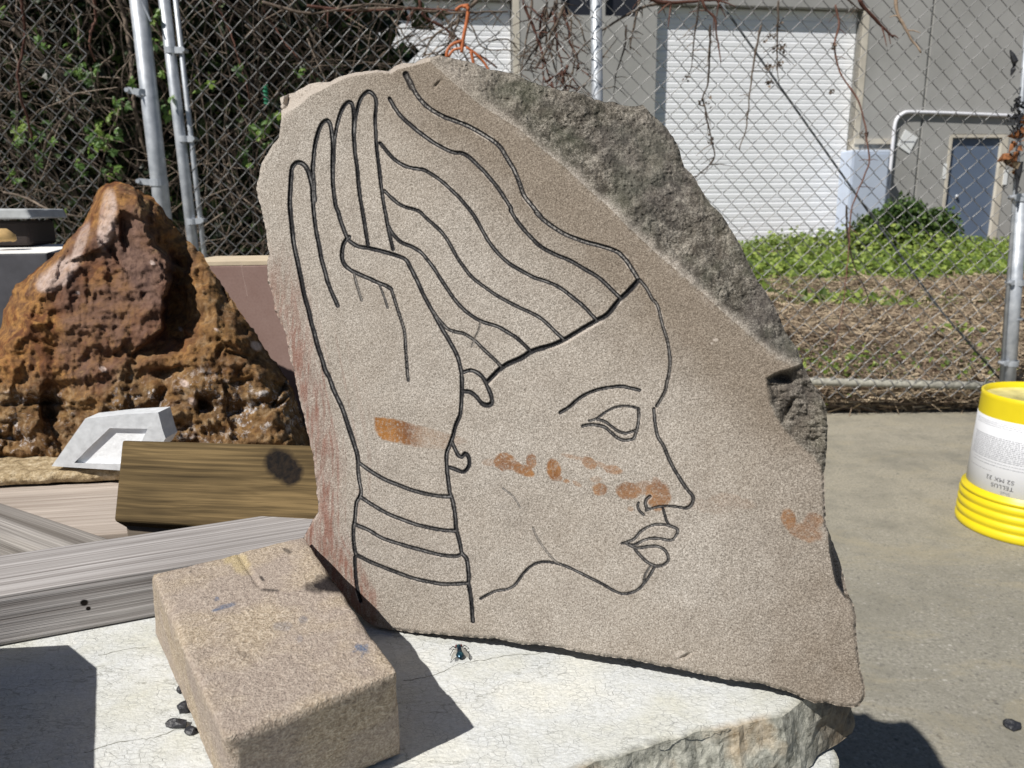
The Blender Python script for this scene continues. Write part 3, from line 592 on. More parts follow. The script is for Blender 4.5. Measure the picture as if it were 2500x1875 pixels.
# left: gate leaf with its round frame post and the hinge post
gate = empty('chain_link_gate', (-1.6, FY, 0), 'chain link fence panel on the far left hung on a thick galvanised post', 'fence')
post(gate, 'post', (338, 0), (396, 506), FY-.03, .0305)
me = fence_mesh(-4.3, -1.52, .12, 2.1, FY+.03); link('wire_mesh', me, M_WIRE, gate)
clamp(gate, (355, 228), (318, 222), FY-.03, rr=.031); clamp(gate, (388, 447), (345, 443), FY-.03, rr=.031); b = MB(); P = at_y(np.array([338, 352., 368.]), np.array([-10, 15, 52.]), FY-.05); b.tube(P, .0035, 6); b.build('tie_wire', M_GALV, gate)
fence = empty('chain_link_fence', (0, FY, 0), 'long chain link fence of slim galvanised posts behind the carved stone', 'fence')
post(fence, 'post', (401, 0), (465, 542), FY, .0205); post(fence, 'tension_bar', (429, 0), (494, 579), FY, .0095)
clamp(fence, (419, 124), (452, 124), FY, rr=.021); clamp(fence, (470, 541), (498, 538), FY, rr=.021); clamp(fence, (450, 340), (476, 340), FY, rr=.021)
post(fence, 'post', (1455, 0), (1458, 240), FY+.035, .0215)
pr, pa, pb = post(fence, 'post', (2492, 500), (2463, 934), FY, .0235, ztop=float(at_y(np.array(2492.), np.array(480.), FY)[2]), zbot=0)
post(fence, 'tension_bar', (2476, 500), (2445, 934), FY, .0085)
clamp(fence, (2484, 690), (2462, 690), FY, rr=.024); clamp(fence, (2469, 886), (2445, 886), FY, rr=.024); clamp(fence, (2494, 482), (2470, 482), FY, rr=.024, hgt=.03); clamp(fence, (2480, 778), (2470, 778), FY, rr=.0235, hgt=.006, arm=False, name='tie_wire')
xl = float(at_y(np.array(494.), np.array(579.), FY)[0]); xr = float(at_y(np.array(2448.), np.array(900.), FY)[0])
link('wire_mesh', fence_mesh(xl, xr, .085, 2.12), M_WIRE, fence)
rl = at_y(np.array([1700., 2000., 2250., 2446.]), np.array([924., 932., 938., 943.]), FY+.012); rl = np.vstack([[xl, FY+.012, rl[0, 2]], rl])
b = MB(); b.tube(rl, .016, 10); b.build('bottom_rail', M_RAIL, fence, True)
b = MB()   # wire laced round the rail
t = np.linspace(0, 1, 900); xx = rl[0, 0]+(rl[-1, 0]-rl[0, 0])*t; zz = np.interp(xx, rl[:, 0], rl[:, 2]); ph = (xx/.036)*math.pi*2*.5
b.tube(np.stack([xx, FY+.012+np.cos(ph)*.0195, zz+np.sin(ph)*.0195], -1), .0022, 4, False); b.build('lacing_wire', M_WIRE, fence)
P = at_y(np.array([1760., 1790, 2115, 2300, 2440]), np.array([8., 50, 510, 762, 925]), FY+.02); b = MB(); b.tube(P, .0040, 6); b.build('truss_rod', M_DARKROD, fence, True)
# dead vines hanging on the fence
def vine(pp, r_, lab, mat=M_STEM, Y=2.96, knots=(), cat='vine', wob=.0025, twigs=0, grp=None, n=None):
    c = catmull(pp, 7); P = at_y(c[:, 0], c[:, 1], Y); s_ = np.arange(len(P))
    P = P+np.stack([vnoise(np.stack([s_*.35, s_*0+k, s_*0+r_*999], -1), 3) for k in range(3)], -1)*wob; P[:, 1] += .012*np.sin(s_*.11)
    b = MB(); b.tube(P, (np.linspace(1, .45, len(P))*r_)*(1+.25*vnoise(np.stack([s_*.6, s_*0, s_*0+r_*77], -1))), 6)
    for q_ in range(twigs):
        i = rng.integers(2, len(P)-1); d = np.array([rng.normal(), rng.normal()*.3, -abs(rng.normal())*.8]); d /= np.linalg.norm(d); L = rng.uniform(.02, .09)
        b.tube([P[i], P[i]+d*L*.5+[0, 0, .004], P[i]+d*L], [r_*.45, r_*.35, r_*.2], 4, False)
    o = b.build(n or 'hanging_vine', mat, None, True); tag(o, lab, cat, grp)
    for (kx, ky, kr) in knots:     # withered leaf clusters: a child each
        K = at_y(np.array(float(kx)), np.array(float(ky)), Y); m_ = 16; pos = K+rng.normal(size=(m_, 3))*kr*.45; V, Fc = scatter(pos, rng.uniform(.5, 1.1, m_)*kr, rand_rot(m_)); link('withered_leaves', np_mesh('withered_leaves', V, Fc), M_STEM, o)
    return o
vine([(1707, 0), (1702, 50), (1695, 100), (1690, 160), (1675, 195)], .0035, 'short forked dead vine at the upper left of the white roller door', knots=[(1676, 188, .012)], twigs=8)
vine([(1735, 60), (1733, 110), (1730, 200), (1718, 235), (1722, 270), (1730, 320), (1738, 350), (1741, 385), (1725, 410), (1690, 440), (1660, 470)], .0042, 'long dead vine hanging over the white door and curling back to the stone', knots=[(1718, 250, .02), (1737, 345, .014)], twigs=14)
vine([(1712, -10), (1722, 20), (1748, 45), (1752, 80), (1756, 120), (1760, 152)], .005, 'thick straight red brown stem hanging at the top of the white door', M_STEMR, twigs=3)
vine([(1860, 60), (1848, 110), (1838, 180), (1828, 260), (1818, 320), (1802, 365)], .0042, 'thin dead vine ending in mid air before the middle of the white door', twigs=5)
vine([(1902, 0), (1900, 50), (1899, 110), (1901, 190)], .004, 'dark dead vine with black withered leaves beside the steel brace', M_STEM, knots=[(1906, 122, .022), (1902, 155, .014), (1876, 165, .016), (1878, 90, .018), (1876, 200, .014), (1900, 60, .012)], twigs=12)
vine([(2040, 10), (2050, 60), (2040, 110), (2055, 180), (2090, 240), (2108, 300), (2112, 340), (2120, 400), (2095, 470), (2080, 530), (2072, 620), (2060, 700), (2048, 790), (2035, 860)], .0036, 'long wavy dead vine falling past the right edge of the white door', M_STEMR, knots=[(2039, 112, .014), (2110, 330, .015), (2030, 225, .012)], twigs=16)
vine([(2095, 0), (2125, 30), (2160, 65), (2185, 90)], .007, 'dark red vine stem slanting across the wall right of the white door', M_STEMR, twigs=3)
vine([(2185, -8), (2195, 30), (2212, 65), (2235, 100), (2252, 127)], .0062, 'pale pink peeling vine end hanging by the wall joint', M_STEML, wob=.004, twigs=2)
vine([(2060, -10), (2100, 20), (2115, 22)], .003, 'thin dead vine crossing the upper right corner of the white door', twigs=5)
vine([(2067, 500), (2070, 560), (2085, 640), (2110, 700), (2130, 770)], .0035, 'dark dead stem hanging in front of the green ground cover', twigs=6)
vine([(1560, -15), (1620, 5), (1700, 2), (1800, -5)], .008, 'thick brown vine lying along the fence above the white door', M_STEMR, Y=2.98, twigs=10)
for pts_, r_, mt, lb in [([(1275, 0), (1300, 60), (1322, 120), (1345, 200), (1372, 260)], .008, M_STEMR, 'thick red brown vine behind the mesh, leftmost of the bundle above the stone'),
   ([(1335, 0), (1330, 60), (1345, 130), (1370, 200), (1395, 250)], .0075, M_STEM, 'grey vine second in the bundle above the stone'), ([(1300, -5), (1290, 70), (1275, 150), (1272, 210)], .0065, M_STEM, 'dark vine hanging down between the left door jamb and the vine bundle'),
   ([(1620, 5), (1560, 20), (1490, 60), (1450, 90), (1410, 130), (1395, 190), (1380, 250)], .007, M_STEM, 'dark branch sweeping from the top of the roller door to the stone'), ([(1562, 0), (1545, 80), (1540, 120)], .007, M_STEM, 'short black vine hanging beside the middle post'),
   ([(1530, 60), (1525, 110), (1505, 180), (1500, 225)], .005, M_STEM, 'dead vine hanging just right of the middle post'), ([(1400, 230), (1440, 190), (1465, 150), (1510, 90)], .005, M_STEM, 'grey vine crossing behind the middle post'),
   ([(1355, 0), (1350, 100), (1320, 180), (1300, 200)], .005, M_STEM, 'thin grey vine crossing the bundle above the stone'), ([(1190, 100), (1240, 95), (1275, 130), (1285, 150)], .0035, M_STEM, 'arched bramble cane before the left roller door'),
   ([(1150, 60), (1180, 115), (1245, 120), (1290, 145)], .0035, M_STEM, 'lower arched bramble cane over the left door jamb'), ([(1330, 200), (1380, 175), (1420, 215), (1450, 175)], .005, M_STEMR, 'short red brown vine looping low in the bundle'),
   ([(1385, 160), (1375, 200), (1395, 240)], .009, M_STEMR, 'thick red brown stub resting at the top edge of the stone')]:
    vine(pts_, r_*.8, lb, mt, Y=3.12, twigs=7, n='vine_branch', cat='vine branch')
rv = np.random.default_rng(5); nm_ = ['grey brown', 'dark', 'reddish', 'pale', 'crooked', 'slender']
spots = ['by the left jamb', 'above the stone', 'left of the post', 'under dark openings', 'over the left door']
for k in range(15):
    xs0 = rv.uniform(1265, 1400) if k < 10 else rv.uniform(1020, 1220); yy = rv.uniform(-10, 30); pp = [(xs0, yy)]; dx = rv.uniform(-22, 26)
    for q_ in range(5): dx += rv.normal()*12; pp.append((pp[-1][0]+dx, pp[-1][1]+rv.uniform(22, 46)))
    sp = spots[4] if k >= 10 else spots[k % 4]
    vine(pp, rv.uniform(.003, .0075), '%s dead cane %s, %s from its left' % (nm_[k % 6], sp, ['first', 'second', 'third', 'fourth', 'fifth', 'sixth', 'seventh', 'eighth', 'ninth', 'tenth'][k % 10]), M_STEMR if k % 3 == 0 else M_STEM, Y=3.08+rv.uniform(0, .1), twigs=8, n='vine_branch', cat='vine branch', grp='dead canes tangled on the fence above the stone')
for k in range(3):
    vine([(640+k*110, 5+k*9), (760+k*110, 30-k*6), (900+k*100, 12+k*10), (1060+k*90, 30)], .0055, ['upper', 'middle', 'lower'][k]+' brown cane running sideways along the fence top left of the orange cord', M_STEMR if k == 1 else M_STEM, Y=2.97, twigs=12, n='vine_branch', cat='vine branch')
# withered leaf clump and rusty chain at the right edge
rc = empty('withered_vine_clump', at_y(np.array(2488.), np.array(350.), 2.95), 'dark withered vine clump with rusty leaves caught on the fence at the right edge', 'dead plant')
K = at_y(np.array([2485., 2480, 2490, 2498, 2478]), np.array([255., 290, 330, 280, 310]), 2.95)
b = MB()
for k in range(46):
    c0_ = K[rng.integers(0, 5)]+rng.normal(size=3)*.014; r_ = rng.uniform(.006, .013); th = np.linspace(0, 5, 8)+rng.random()*6; ax = rng.normal(size=(2, 3)); ax /= np.linalg.norm(ax, axis=1)[:, None]
    b.tube(c0_+r_*(np.cos(th)[:, None]*ax[0]+np.sin(th)[:, None]*ax[1]), .0028, 5, False)
b.build('curled_twigs', M_BLACKCHIP, rc); m_ = 26; K2 = at_y(np.array(2482.), np.array(355.), 2.95); V, Fc = scatter(K2+rng.normal(size=(m_, 3))*[.012, .01, .05], rng.uniform(.02, .045, m_), rand_rot(m_)); link('rusty_leaves', np_mesh('rusty_leaves', V, Fc), simple('rusty_dead_leaf', (.22, .09, .035), .8, var=.6, scale=60), rc)
K3 = at_y(np.array(2478.), np.array(402.), 2.95); V, Fc = scatter(K3+rng.normal(size=(12, 3))*[.02, .01, .008], rng.uniform(.025, .04, 12), rand_rot(12)); link('pale_leaves', np_mesh('pale_leaves', V, Fc), M_STRAW, rc)
b = MB(); b.tube(at_y(np.array([2488., 2486, 2484, 2480]), np.array([395., 420, 445, 475]), 2.95), [.014, .012, .006, .003], 6); b.build('stalk', M_BLACKCHIP, rc)
b = MB(); b.tube(at_y(np.array([2466., 2472, 2478, 2474, 2468]), np.array([122., 135, 150, 170, 185]), 2.95), [.002, .008, .011, .009, .002], 6); tag(b.build('dried_leaf', M_BLACKCHIP, None), 'single black dried leaf caught high on the fence near the right edge', 'leaf')
# orange cord
oc = empty('orange_cord', at_y(np.array(1130.), np.array(100.), 2.94), 'knotted orange cord tied on the fence above the stone', 'cord')
for pts_, r_, nm in [([(1130, 15), (1143, 20), (1140, 50), (1132, 90), (1127, 128)], .0065, 'strap'), ([(1112, 25), (1125, 15), (1145, 12)], .005, 'strap'), ([(1128, 100), (1105, 108), (1092, 125), (1090, 150)], .0055, 'loop'), ([(1127, 118), (1108, 122), (1095, 138)], .005, 'loop'),
   ([(1138, 115), (1160, 130), (1180, 150), (1195, 175)], .0045, 'tail'), ([(1150, 125), (1155, 150), (1158, 165)], .006, 'tail')]:
    c = catmull(pts_, 5); b = MB(); b.tube(at_y(c[:, 0], c[:, 1], 2.94), r_, 7); b.build(nm, M_ORANGE, oc, True)
b = MB(); th = np.linspace(0, 5*math.pi*2, 60); P0 = at_y(np.array(649.), np.array(232.), 3.02); b.tube(P0+np.stack([np.cos(th)*.006, np.sin(th)*.006, np.linspace(.035, -.035, 60)], -1), .0045, 5); tag(b.build('green_twine', simple('green_twine_plastic', (.03, .22, .12), .5), None, True), 'wrapped green twine hanging on the mesh left of the stone top', 'twine')

#PART3
# ================================================================== STONES AND TIMBER ON THE DECK
def chain_loops(edges):
    nxt = {}
    for a, b in edges: nxt.setdefault(a, []).append(b)
    loops = []
    while nxt:
        s0 = next(iter(nxt)); cur = s0; L = []
        while cur in nxt:
            L.append(cur); b = nxt[cur].pop()
            if not nxt[cur]: del nxt[cur]
            cur = b
            if cur == s0: break
        loops.append(L)
    return max(loops, key=len)
def relief(name, outline, P0, nrm, step, Ffn, thick, mat, attr_fn, rings=7, back_noise=.004, taper=.0, jitter=1.2, clampz=None, side_attr=None, tpow=1.5):
    """a stone whose front is seen: a dense front surface with real depth, rough sides and a back"""
    out = []
    n = len(outline)
    for i in range(n):
        a = np.array(outline[i], float); b = np.array(outline[(i+1) % n], float); k = max(1, int(np.linalg.norm(b-a)/4))
        for j in range(k): out.append(a+(b-a)*j/k)
    out = np.array(out); s_ = np.arange(len(out)); out = out+np.stack([vnoise(np.stack([s_*.45, s_*0+c, s_*0], -1), 11)+.8*vnoise(np.stack([s_*.13, s_*0+c+5, s_*0], -1), 12) for c in range(2)], -1)*jitter
    x0, y0 = out.min(0)-step; x1, y1 = out.max(0)+step
    gx = np.arange(x0, x1+step, step); gy = np.arange(y0, y1+step, step); X, Y = np.meshgrid(gx, gy)
    cx, cy = X[:-1, :-1]+step/2, Y[:-1, :-1]+step/2; ins = in_poly(cx, cy, out)
    used = np.zeros(X.shape, bool)
    for a, b in ((0, 0), (0, 1), (1, 0), (1, 1)): used[a:a+ins.shape[0], b:b+ins.shape[1]] |= ins
    allin = np.ones(X.shape, bool); cnt = np.zeros(X.shape, int)
    for a, b in ((0, 0), (0, 1), (1, 0), (1, 1)): cnt[a:a+ins.shape[0], b:b+ins.shape[1]] += ins
    bnd = used & (cnt < 4)
    # coarse outline distance on all points
    ol = out[::3]; dist = np.full(X.shape, 1e9); dd, qx, qy = seg_near(X[used], Y[used], ol); dist[used] = dd
    _, bx, by = seg_near(X[bnd], Y[bnd], out); X[bnd] = bx; Y[bnd] = by; dist[bnd] = 0
    idx = -np.ones(X.shape, int); idx[used] = np.arange(used.sum())
    xs, ys, ds = X[used], Y[used], dist[used]
    d0 = ray(xs, ys); base = at_plane(xs, ys, P0, nrm)
    Fv = Ffn(xs, ys, ds, base); P = CAM + d0*((np.dot(P0-CAM, nrm) - Fv)/(d0@nrm))[:, None]
    ci, cj = np.nonzero(ins); a = idx[ci, cj]; b = idx[ci, cj+1]; c = idx[ci+1, cj+1]; d = idx[ci+1, cj]
    quads = np.stack([a, d, c, b], -1)
    ed = set(map(tuple, np.concatenate([quads[:, [0, 1]], quads[:, [1, 2]], quads[:, [2, 3]], quads[:, [3, 0]]]).tolist()))
    be = [(u, v_) for (u, v_) in ed if (v_, u) not in ed]; loop = chain_loops(be); loop = np.array(loop)
    V = [P]; faces = [quads]; nb = len(P); prev = loop; cen = P[loop].mean(0); away = -np.array(nrm)
    at = attr_fn(xs, ys, ds, P, Fv); A = {k: [v] for k, v in at.items()}
    for k in range(1, rings+1):
        t = k/rings; q_ = P[loop]+away*thick*t; inward = cen-P[loop]; inward -= nrm*(inward@nrm)[:, None]; L = np.linalg.norm(inward, axis=1)[:, None]
        q_ = q_+inward/L*taper*(t**tpow); nz = np.stack([fbm(q_+11*c_, 45, 4, 20+c_) for c_ in range(3)], -1); q_ = q_+nz*back_noise*min(1, t*3)
        if clampz is not None: q_[:, 2] = np.maximum(q_[:, 2], clampz)
        cur = np.arange(nb, nb+len(loop)); nb += len(loop); V.append(q_)
        p2 = np.roll(prev, -1); c2 = np.roll(cur, -1); faces.append(np.stack([prev, cur, c2, p2], -1)[:, ::-1]); prev = cur
        for kk in A:
            row = at[kk][loop].copy(); row[:, :3] *= (1-min(1, t*2)); 
            if kk in (side_attr or {}): row[:] = side_attr[kk]
            A[kk].append(row)
    V.append(V[-1].mean(0)[None]); ctr = nb
    for kk in A: A[kk].append(A[kk][-1][:1])
    tri = np.stack([prev, np.roll(prev, -1), np.full(len(prev), ctr)], -1); faces.append(tri)
    return np_mesh(name, np.vstack(V), faces, {k: np.vstack(v) for k, v in A.items()})

# ---- the carved stone
zo = lambda x0, y0, s_: (lambda pts: [(x0+x*s_, y0+y*s_) for x, y in pts])
ZA, ZB, ZC, ZD, ZE, ZF = [zo(*a, .27125) for a in ((600, 100), (1000, 100), (600, 500), (1000, 500), (700, 850), (1200, 850))]
ZG, ZH = zo(700, 1100, .4728), zo(1150, 1100, .4728)
OUT = [(787,1402),(771,1384),(740,1355),(738,1317),(755,1284),(776,1250),(776,1230),(765,1110),(754,1067),(730,972),(719,907),(708,878),(700,825),(690,796),(673,760),(665,717),(654,690),(653,641),(658,619),(652,581),(649,562),(641,527),(637,500),(632,493),(626,461),(631,434),(638,398),(651,377),(668,350),(681,336),(688,290),(685,238),(703,229),(719,226),(727,219),(752,206),(776,200),(806,199),(828,187),(860,179),(893,173),(920,170),(950,173),(963,161),(985,153),(1012,153),(1039,141),(1072,134),(1099,141),(1129,147),(1159,154),(1186,168),(1225,173),(1260,181),(1298,200),(1339,213),(1380,222),(1423,227),(1448,241),(1475,249),(1496,249),(1515,256),(1542,260),(1567,256),(1583,271),(1600,287),(1627,311),(1645,336),(1661,376),(1670,409),(1688,423),(1699,441),(1717,470),(1735,499),(1764,524),(1786,564),(1808,599),(1823,634),(1852,688),(1881,731),(1903,775),(1917,811),(1946,851),(1960,891),(1982,934),(2007,970),(2018,999),(2022,1042),(2018,1100),(2012,1169),(2014,1232),(2017,1285),(2040,1343),(2058,1402),(2069,1445),(2083,1474),(2089,1506),(2091,1564),(2098,1608),(2101,1637),(2112,1673),(2112,1698),(2101,1723),(2083,1727),(2047,1723),(2015,1714),(1989,1718),(1964,1707),(1931,1691),(1881,1676),(1845,1667),(1801,1662),(1758,1655),(1723,1648),(1651,1633),(1597,1622),(1543,1611),(1488,1604),(1416,1593),(1373,1582),(1326,1575),(1275,1575),(1246,1568),(1210,1559),(1163,1557),(1109,1552),(1036,1546),(1000,1543),(950,1537),(915,1530),(890,1515),(858,1480),(828,1455),(800,1428)]
GR = [  # (points, full width px, ink, chips)
 (ZA([(605,1440),(600,1330),(585,1250),(565,1180),(530,1120),(480,1092),(440,1110),(415,1160),(408,1250),(402,1350),(398,1450)])+ZC([(402,60),(412,160),(425,280),(442,400),(465,500),(490,620),(515,750),(540,860),(570,960),(590,1060),(620,1160),(650,1280),(690,1400),(715,1490),(750,1550),(785,1650)])+ZE([(445,425),(500,540),(540,660),(580,780),(610,870),(635,960),(645,1030)]), 11.5, 1, 0),
 (ZA([(622,1440),(613,1280),(605,1150),(612,1050),(622,950),(645,850),(665,790),(695,735),(735,715),(762,750),(775,830),(785,930),(783,1050),(783,1150),(785,1270),(795,1380),(815,1500)])+ZC([(832,60),(850,130),(875,200),(900,270),(915,298)]), 10.5, 1, 0),
 (ZA([(605,1400),(612,1520),(625,1640)])+ZC([(637,250),(665,390),(680,480),(710,590),(740,700),(780,800),(828,908)]), 10.5, 1, 0),
 (ZA([(783,1200),(790,1080),(795,950),(808,840),(825,750),(850,660),(890,580),(930,548),(958,570),(972,640),(975,720),(972,820),(980,950),(990,1050),(1005,1150),(1015,1280),(1030,1400),(1050,1530)])+ZC([(1060,110),(1075,200),(1088,290),(1100,355)]), 10, 1, 0),
 (ZA([(975,850),(985,720),(1000,640),(1020,560),(1050,500),(1100,455),(1140,475),(1170,520),(1175,590),(1166,680),(1168,780),(1175,900),(1185,1020),(1200,1130),(1215,1260),(1230,1380),(1248,1500)])+ZC([(1265,110),(1282,210),(1302,300),(1325,400)]), 9.5, .95, 0),
 (ZC([(930,322),(970,352),(1020,378),(1100,390),(1200,412),(1300,440),(1380,465),(1435,490),(1465,530),(1500,600),(1550,700),(1600,810),(1660,920),(1710,1010),(1770,1120),(1830,1220),(1890,1330),(1922,1420),(1940,1500)])+ZE([(1575,240),(1578,330),(1576,420),(1572,520),(1558,610),(1520,700),(1498,790),(1465,880),(1440,950),(1440,1030),(1447,1130),(1460,1230),(1470,1300),(1490,1360),(1505,1430),(1518,1520),(1525,1620)])+ZG([(885,440),(898,490),(905,530),(930,562),(940,640),(940,690),(952,760),(962,882)]), 10.5, 1, 0),
 (ZC([(935,290),(905,315),(880,360),(868,420),(870,490),(895,545),(950,592),(1020,625),(1100,660),(1200,705),(1260,728),(1310,758)]), 10.5, 1, 0),
 (ZC([(1310,758),(1345,870),(1370,950),(1400,1040),(1425,1120),(1435,1200),(1440,1300),(1448,1400),(1455,1500),(1462,1580)]), 7, .9, .3),
 (ZC([(975,620),(1000,720),(1025,800),(1045,862)]), 6, .7, .3), (ZC([(1205,725),(1235,800),(1260,870),(1277,928)]), 5.5, .8, .1),
 (ZA([(1440,300),(1480,370),(1530,470),(1600,560),(1680,625),(1740,660),(1800,690),(1900,725),(2000,765),(2100,820)])+ZB([(700,865),(760,905),(820,960),(880,1060),(940,1160),(990,1280),(1030,1390),(1100,1480),(1180,1580)])+ZD([(1140,70),(1200,130),(1300,205),(1400,265),(1500,305),(1600,340),(1700,365),(1800,395),(1880,430),(1940,490),(1990,560),(2050,655)]), 11, .9, .42),
 (ZA([(1295,520),(1340,600),(1400,680),(1500,770),(1600,850),(1700,920),(1800,975),(1880,1005),(1950,1012),(2010,1045),(2080,1110),(2150,1180)])+ZB([(740,1255),(800,1330),(860,1420),(915,1510)])+ZD([(910,50),(950,120),(1010,200),(1085,285),(1160,360),(1240,412),(1340,460),(1450,505),(1560,570),(1680,640),(1760,705),(1830,775),(1905,845)]), 10, .95, .1),
 (ZA([(1210,920),(1260,980),(1330,1060),(1420,1120),(1500,1145),(1600,1160),(1680,1205),(1760,1260),(1850,1340),(1930,1420),(1990,1490)])+ZD([(560,70),(600,130),(660,240),(720,340),(800,440),(900,530),(1000,590),(1110,650),(1200,680),(1300,718),(1380,765),(1440,812),(1540,890),(1620,970),(1690,1045)]), 9.5, .95, .05),
 (ZA([(1250,1350),(1310,1410),(1380,1468),(1450,1500),(1510,1515)])+ZD([(90,62),(150,120),(230,190),(300,260),(360,350),(420,460),(480,550),(560,650),(660,730),(760,800),(880,870),(1000,930),(1100,975),(1180,1022),(1260,1090),(1330,1160),(1392,1215)]), 9, .92, .1),
 (ZC([(1285,195),(1330,270),(1400,338),(1500,380),(1580,430),(1640,500),(1700,580),(1770,690),(1850,810),(1930,910),(2020,990),(2120,1050)])+ZD([(720,1072),(800,1100),(880,1145),(960,1195),(1020,1250),(1095,1322)]), 9.5, .95, .05),
 (ZD([(215,960),(255,1020),(300,1075),(350,1120),(420,1145),(480,1157),(540,1190),(600,1232),(660,1295),(740,1370),(825,1455)]), 7.5, .85, .2),
 (ZD([(640,1045),(630,1110),(600,1180),(570,1250),(560,1280)]), 5, .5, 0),
 (ZD([(2060,680),(1990,760),(1910,835),(1850,905),(1780,985),(1690,1042),(1600,1092),(1500,1152),(1390,1218),(1290,1262),(1180,1292),(1090,1325),(1000,1382),(900,1425),(820,1475),(760,1535),(705,1592)]), 13, 1.15, 0),
 (ZD([(490,1508),(540,1490),(600,1505),(655,1550),(685,1600)])+ZE([(1815,365),(1842,430),(1848,490),(1820,518),(1775,512),(1742,480),(1700,430),(1650,395),(1592,388)]), 10.5, 1, 0),
 (ZE([(1760,500),(1800,515),(1840,500)]), 12, 1.1, 0),
 (ZE([(1490,850),(1512,900),(1540,955),(1575,982),(1605,948),(1635,975),(1645,1040),(1620,1095),(1580,1115),(1530,1095),(1470,1072)]), 10, 1, 0),
 (ZE([(642,1030),(645,1120),(655,1200),(672,1290),(655,1345),(632,1380),(622,1450),(615,1540),(605,1600)])+ZG([(346,390),(345,440),(350,505),(360,545)]), 8.5, 1, .15),
 (ZG([(352,552),(356,640),(366,720),(382,776)]), 9, 1.1, 0),
 (ZE([(655,1035),(760,1110),(880,1180),(1000,1230),(1120,1275),(1250,1310),(1380,1332),(1480,1336)]), 8.5, 1, .12),
 (ZG([(385,242),(450,285),(530,330),(620,365),(700,390),(800,410),(875,415)]), 8.5, 1, .12), (ZG([(350,380),(420,410),(500,455),(600,487),(700,515),(800,540),(880,545),(905,530)]), 8.5, 1, .12),
 (ZG([(362,540),(450,582),(550,622),(640,655),(720,675),(820,690),(935,685)]), 8.5, 1, .12),
 (ZD([(2075,680),(2135,755),(2185,850)])+[(1605,745),(1618,795),(1629,830)]+ZF([(1598,20),(1608,120),(1600,220),(1580,300),(1568,370),(1530,450),(1488,520)]), 7.5, .8, .25),
 (ZF([(1462,548),(1468,640),(1480,720),(1500,800),(1550,880),(1590,980),(1640,1080),(1700,1180),(1760,1270),(1808,1325),(1815,1370),(1792,1420),(1750,1440)]), 8, .85, .15),
 (ZF([(1750,1442),(1680,1430),(1600,1422),(1520,1425),(1450,1440),(1390,1460)]), 6, 1, .2), (ZF([(1425,1335),(1395,1360),(1385,1400),(1402,1450)]), 8, .8, 0), (ZF([(1325,1392),(1315,1420),(1330,1460),(1370,1500)]), 6, .85, 0),
 (ZF([(1545,1445),(1560,1500),(1578,1560),(1600,1592)]), 6, .85, 0),
 (ZF([(618,580),(700,530),(790,452),(880,402),(980,368),(1080,352),(1180,345),(1260,362),(1332,378)]), 9, .95, .15),
 (ZF([(880,655),(950,632),(1020,580),(1100,538),(1190,520),(1280,530),(1325,547)]), 5.5, .9, .2), (ZF([(1325,547),(1325,640),(1312,720),(1292,780),(1275,815),(1200,830),(1140,812),(1080,762),(1020,712),(940,692),(870,690),(820,702)]), 7.5, .85, .2),
 (ZF([(950,640),(1020,660),(1090,712),(1150,752),(1220,765),(1295,740)]), 6.5, .85, .1),
 (ZH([(780,480),(840,458),(880,415),(940,385),(1000,383),(1065,405),(1058,440),(1030,463),(960,453),(900,460),(840,488),(800,480)]), 6.5, .85, .25),
 (ZH([(820,490),(860,503),(930,493),(980,500),(1012,530),(1018,568),(990,592),(950,595),(905,572),(872,540),(848,512)]), 7, .85, .2),
 (ZH([(945,605),(920,650),(888,692),(850,725),(790,740),(740,725),(680,690),(600,650),(530,615),(470,590),(420,578),(370,575),(320,590),(270,635),(230,690),(190,715),(130,725),(85,745),(50,765)]), 6.5, .95, .1), (ZH([(925,600),(900,640),(890,680)]), 5, .8, .1),
 (ZH([(165,195),(220,240),(255,295)]), 5, .55, .3), (ZH([(320,400),(345,455),(385,515),(430,568),(465,590)]), 5, .55, .3)]
# widths of the deep marks at the two ends of a few lines
n_s = np.array([-.242, -.970, 0.0]); n_s /= np.linalg.norm(n_s)
LEAN = R_(9.5); n_face = n_s*math.cos(LEAN)+np.array([0, 0, math.sin(LEAN)])
P_face = at_z(np.array(1000.), np.array(1545.), ZS+.004); P_r = at_z(np.array(1955.), np.array(1702.), ZS+.006)
hx = P_r-P_face; hx[2] = 0; hx /= np.linalg.norm(hx); nh = np.array([hx[1], -hx[0], 0]); n_face = nh*math.cos(LEAN)+np.array([0, 0, math.sin(LEAN)])
gs = 1.0
gx0, gy0, gw, gh = 560, 80, 1600, 1700
Gd = np.full((gh, gw), 99.0, np.float32); Gi = np.zeros((gh, gw), np.float32); Gc = np.zeros((gh, gw), np.float32); Gw = np.ones((gh, gw), np.float32)*10
def raster(pts, wd, inkv, chipv):
    c = catmull(pts, 5.0)
    for i in range(len(c)-1):
        a, b = c[i], c[i+1]; lo = np.floor(np.minimum(a, b)-wd-2).astype(int); hi = np.ceil(np.maximum(a, b)+wd+2).astype(int)
        xa, ya = max(0, lo[0]-gx0), max(0, lo[1]-gy0); xb, yb = min(gw, hi[0]-gx0), min(gh, hi[1]-gy0)
        if xb <= xa or yb <= ya: continue
        X, Y = np.meshgrid(np.arange(xa, xb)+gx0, np.arange(ya, yb)+gy0); vx, vy = b-a; L = vx*vx+vy*vy+1e-9
        t = np.clip(((X-a[0])*vx+(Y-a[1])*vy)/L, 0, 1); d = np.hypot(X-a[0]-t*vx, Y-a[1]-t*vy)/(wd/2)
        sl = (slice(ya, yb), slice(xa, xb)); k = d < Gd[sl]
        Gd[sl] = np.where(k, d, Gd[sl]); Gi[sl] = np.where(k, inkv, Gi[sl]); Gc[sl] = np.where(k, chipv, Gc[sl]); Gw[sl] = np.where(k, wd, Gw[sl])
